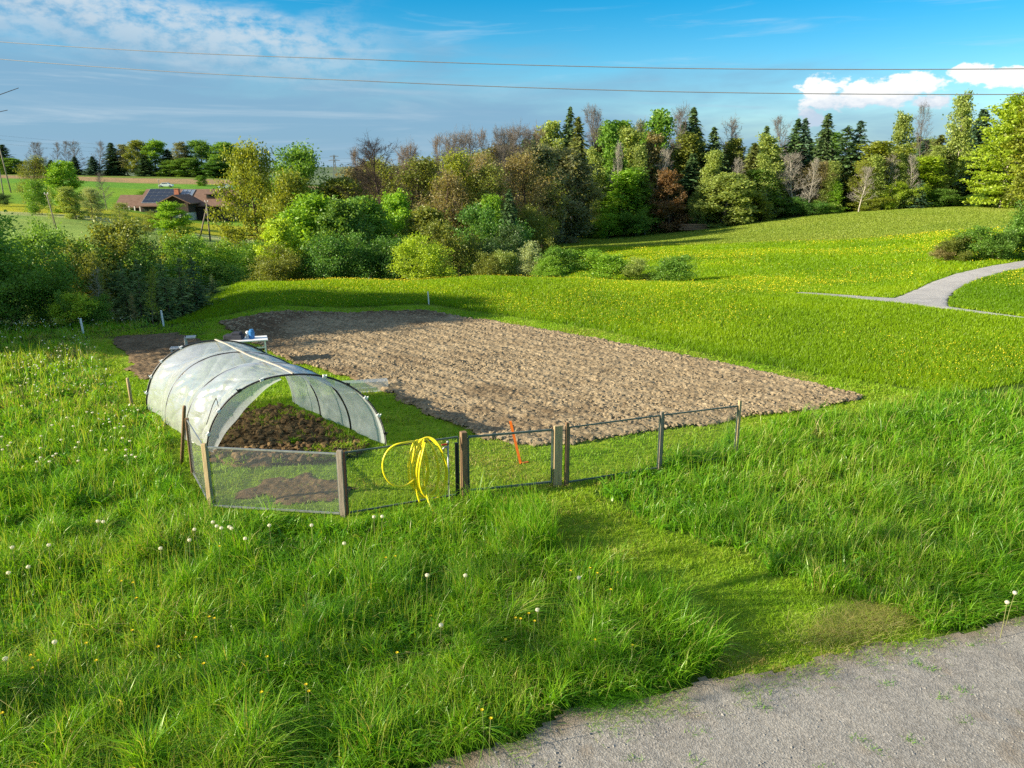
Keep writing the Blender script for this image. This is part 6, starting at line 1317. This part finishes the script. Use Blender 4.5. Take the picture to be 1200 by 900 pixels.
def pylon():
    Y = 900; x = xat(393, Y, 0); z = tz(x, Y); top = zy(393, 182, Y)[2] - z; r = thing('lattice_pylon', 'distant grey lattice pylon above the valley left of centre', 'pylon', (x, Y, z)); b = MB(); w0, w1 = 2.6, .5
    for sx in (-1, 1):
        for sy in (-1, 1): b.bar((sx * w0, sy * w0, 0), (sx * w1, sy * w1, top), .35)
    for i in range(9):
        t0, t1 = i / 9, (i + 1) / 9; a = w0 + (w1 - w0) * t0; c = w0 + (w1 - w0) * t1
        for sy in (-1, 1): b.bar((-a, sy * a, top * t0), (c, sy * c, top * t1), .2); b.bar((a, sy * a, top * t0), (-c, sy * c, top * t1), .2)
    b.obj('tower', M['cable'], r)
    for zz, w in ((.97, 5), (.86, 6.5)): b = MB(); b.bar((-w, 0, top * zz), (w, 0, top * zz), .5); b.bar((-w, 0, top * zz), (0, 0, top * zz + 1.6), .25); b.bar((w, 0, top * zz), (0, 0, top * zz + 1.6), .25); b.obj('crossarm', M['cable'], r)
pylon()
def logs():
    Y = 110; x = xat(812, Y, -2); z = tz(x, Y); r = thing('log_pile', 'pile of grey logs at the forest edge beside the light green bush', 'log pile', (x, Y, z + .05), .15); q = random.Random(2)
    for row, n in ((0, 5), (1, 4), (2, 3)):
        for i in range(n): b = MB(); y = (i - n / 2) * .31; b.tube([(-1.9 + q.uniform(-.3, .3), y, .16 + row * .28), (1.9 + q.uniform(-.3, .3), y, .16 + row * .28)], .15, 8); b.obj('log', M['wood_brown'], r, True)
logs()
# bare tree standing left of the picture, a twig of it reaches into view
def twig_tree():
    x, y = -9.3, 4.6; z = 0.0; t = TreeB(77); r = t.r; TP, _ = t.path((0, 0, -.3), (0.02, 0, 1), 6.6, 9, .04); t.limb(TP, .12, .03, 8)
    tips = [zy(22, 103, 7.0), zy(9, 129, 6.9), zy(-60, 60, 7.4), zy(-120, 150, 6.6)]
    for k, q in enumerate(tips):
        q = q - np.array((x, y, z)); s_ = TP[5 + k % 3]; n = 10; f = np.linspace(0, 1, n)[:, None]; P = s_ + (q - s_) * f + r.normal(0, .03, (n, 3)) * np.sin(f * math.pi); P[:, 2] -= .15 * np.sin(f[:, 0] * math.pi); t.limb(P, .026, .0025, 5)
        for j in range(10):
            i = 3 + r.integers(0, 6); d = (P[i + 1] - P[i]) / np.linalg.norm(P[i + 1] - P[i]) + r.normal(0, .5, 3) + np.array((0, 0, .25)); Q, _ = t.path(P[i], d, r.uniform(.12, .35), 4, .15); t.limb(Q, .004, .0015, 4)
    for k in range(16):
        s_ = TP[4 + k % 5]; a = k * 2.4 + 1.8; d = np.array((math.cos(a), math.sin(a), .5)); P, dd = t.path(s_, d, r.uniform(1.2, 2.6), 6, .12)
        if P[-1][0] > 2.6: continue
        t.limb(P, .03, .008, 5)
        for j in range(8):
            Q, _ = t.path(P[2 + j % 4], dd + r.normal(0, .6, 3), r.uniform(.3, .9), 4, .15); t.limb(Q, .01, .003, 4)
            if r.random() < .35: t.clump(Q[-1], 26, .12)
    root = thing('bare_tree', 'nearly bare tree left of the picture with one twig reaching into the sky', 'tree', (x, y, z)); o = link('trunk', new_mesh('bare_twig_tree', *t.wood(), M['bark'], True), root); o.color = (.10, .08, .07, 1)
    V, F, q = t.leaves(.10); c = link('crown', new_mesh('twig_tree_leaves', V, F, M['leaf'], False, {'tint': q}), root); c.color = (*GR['olive'], 1)
twig_tree()
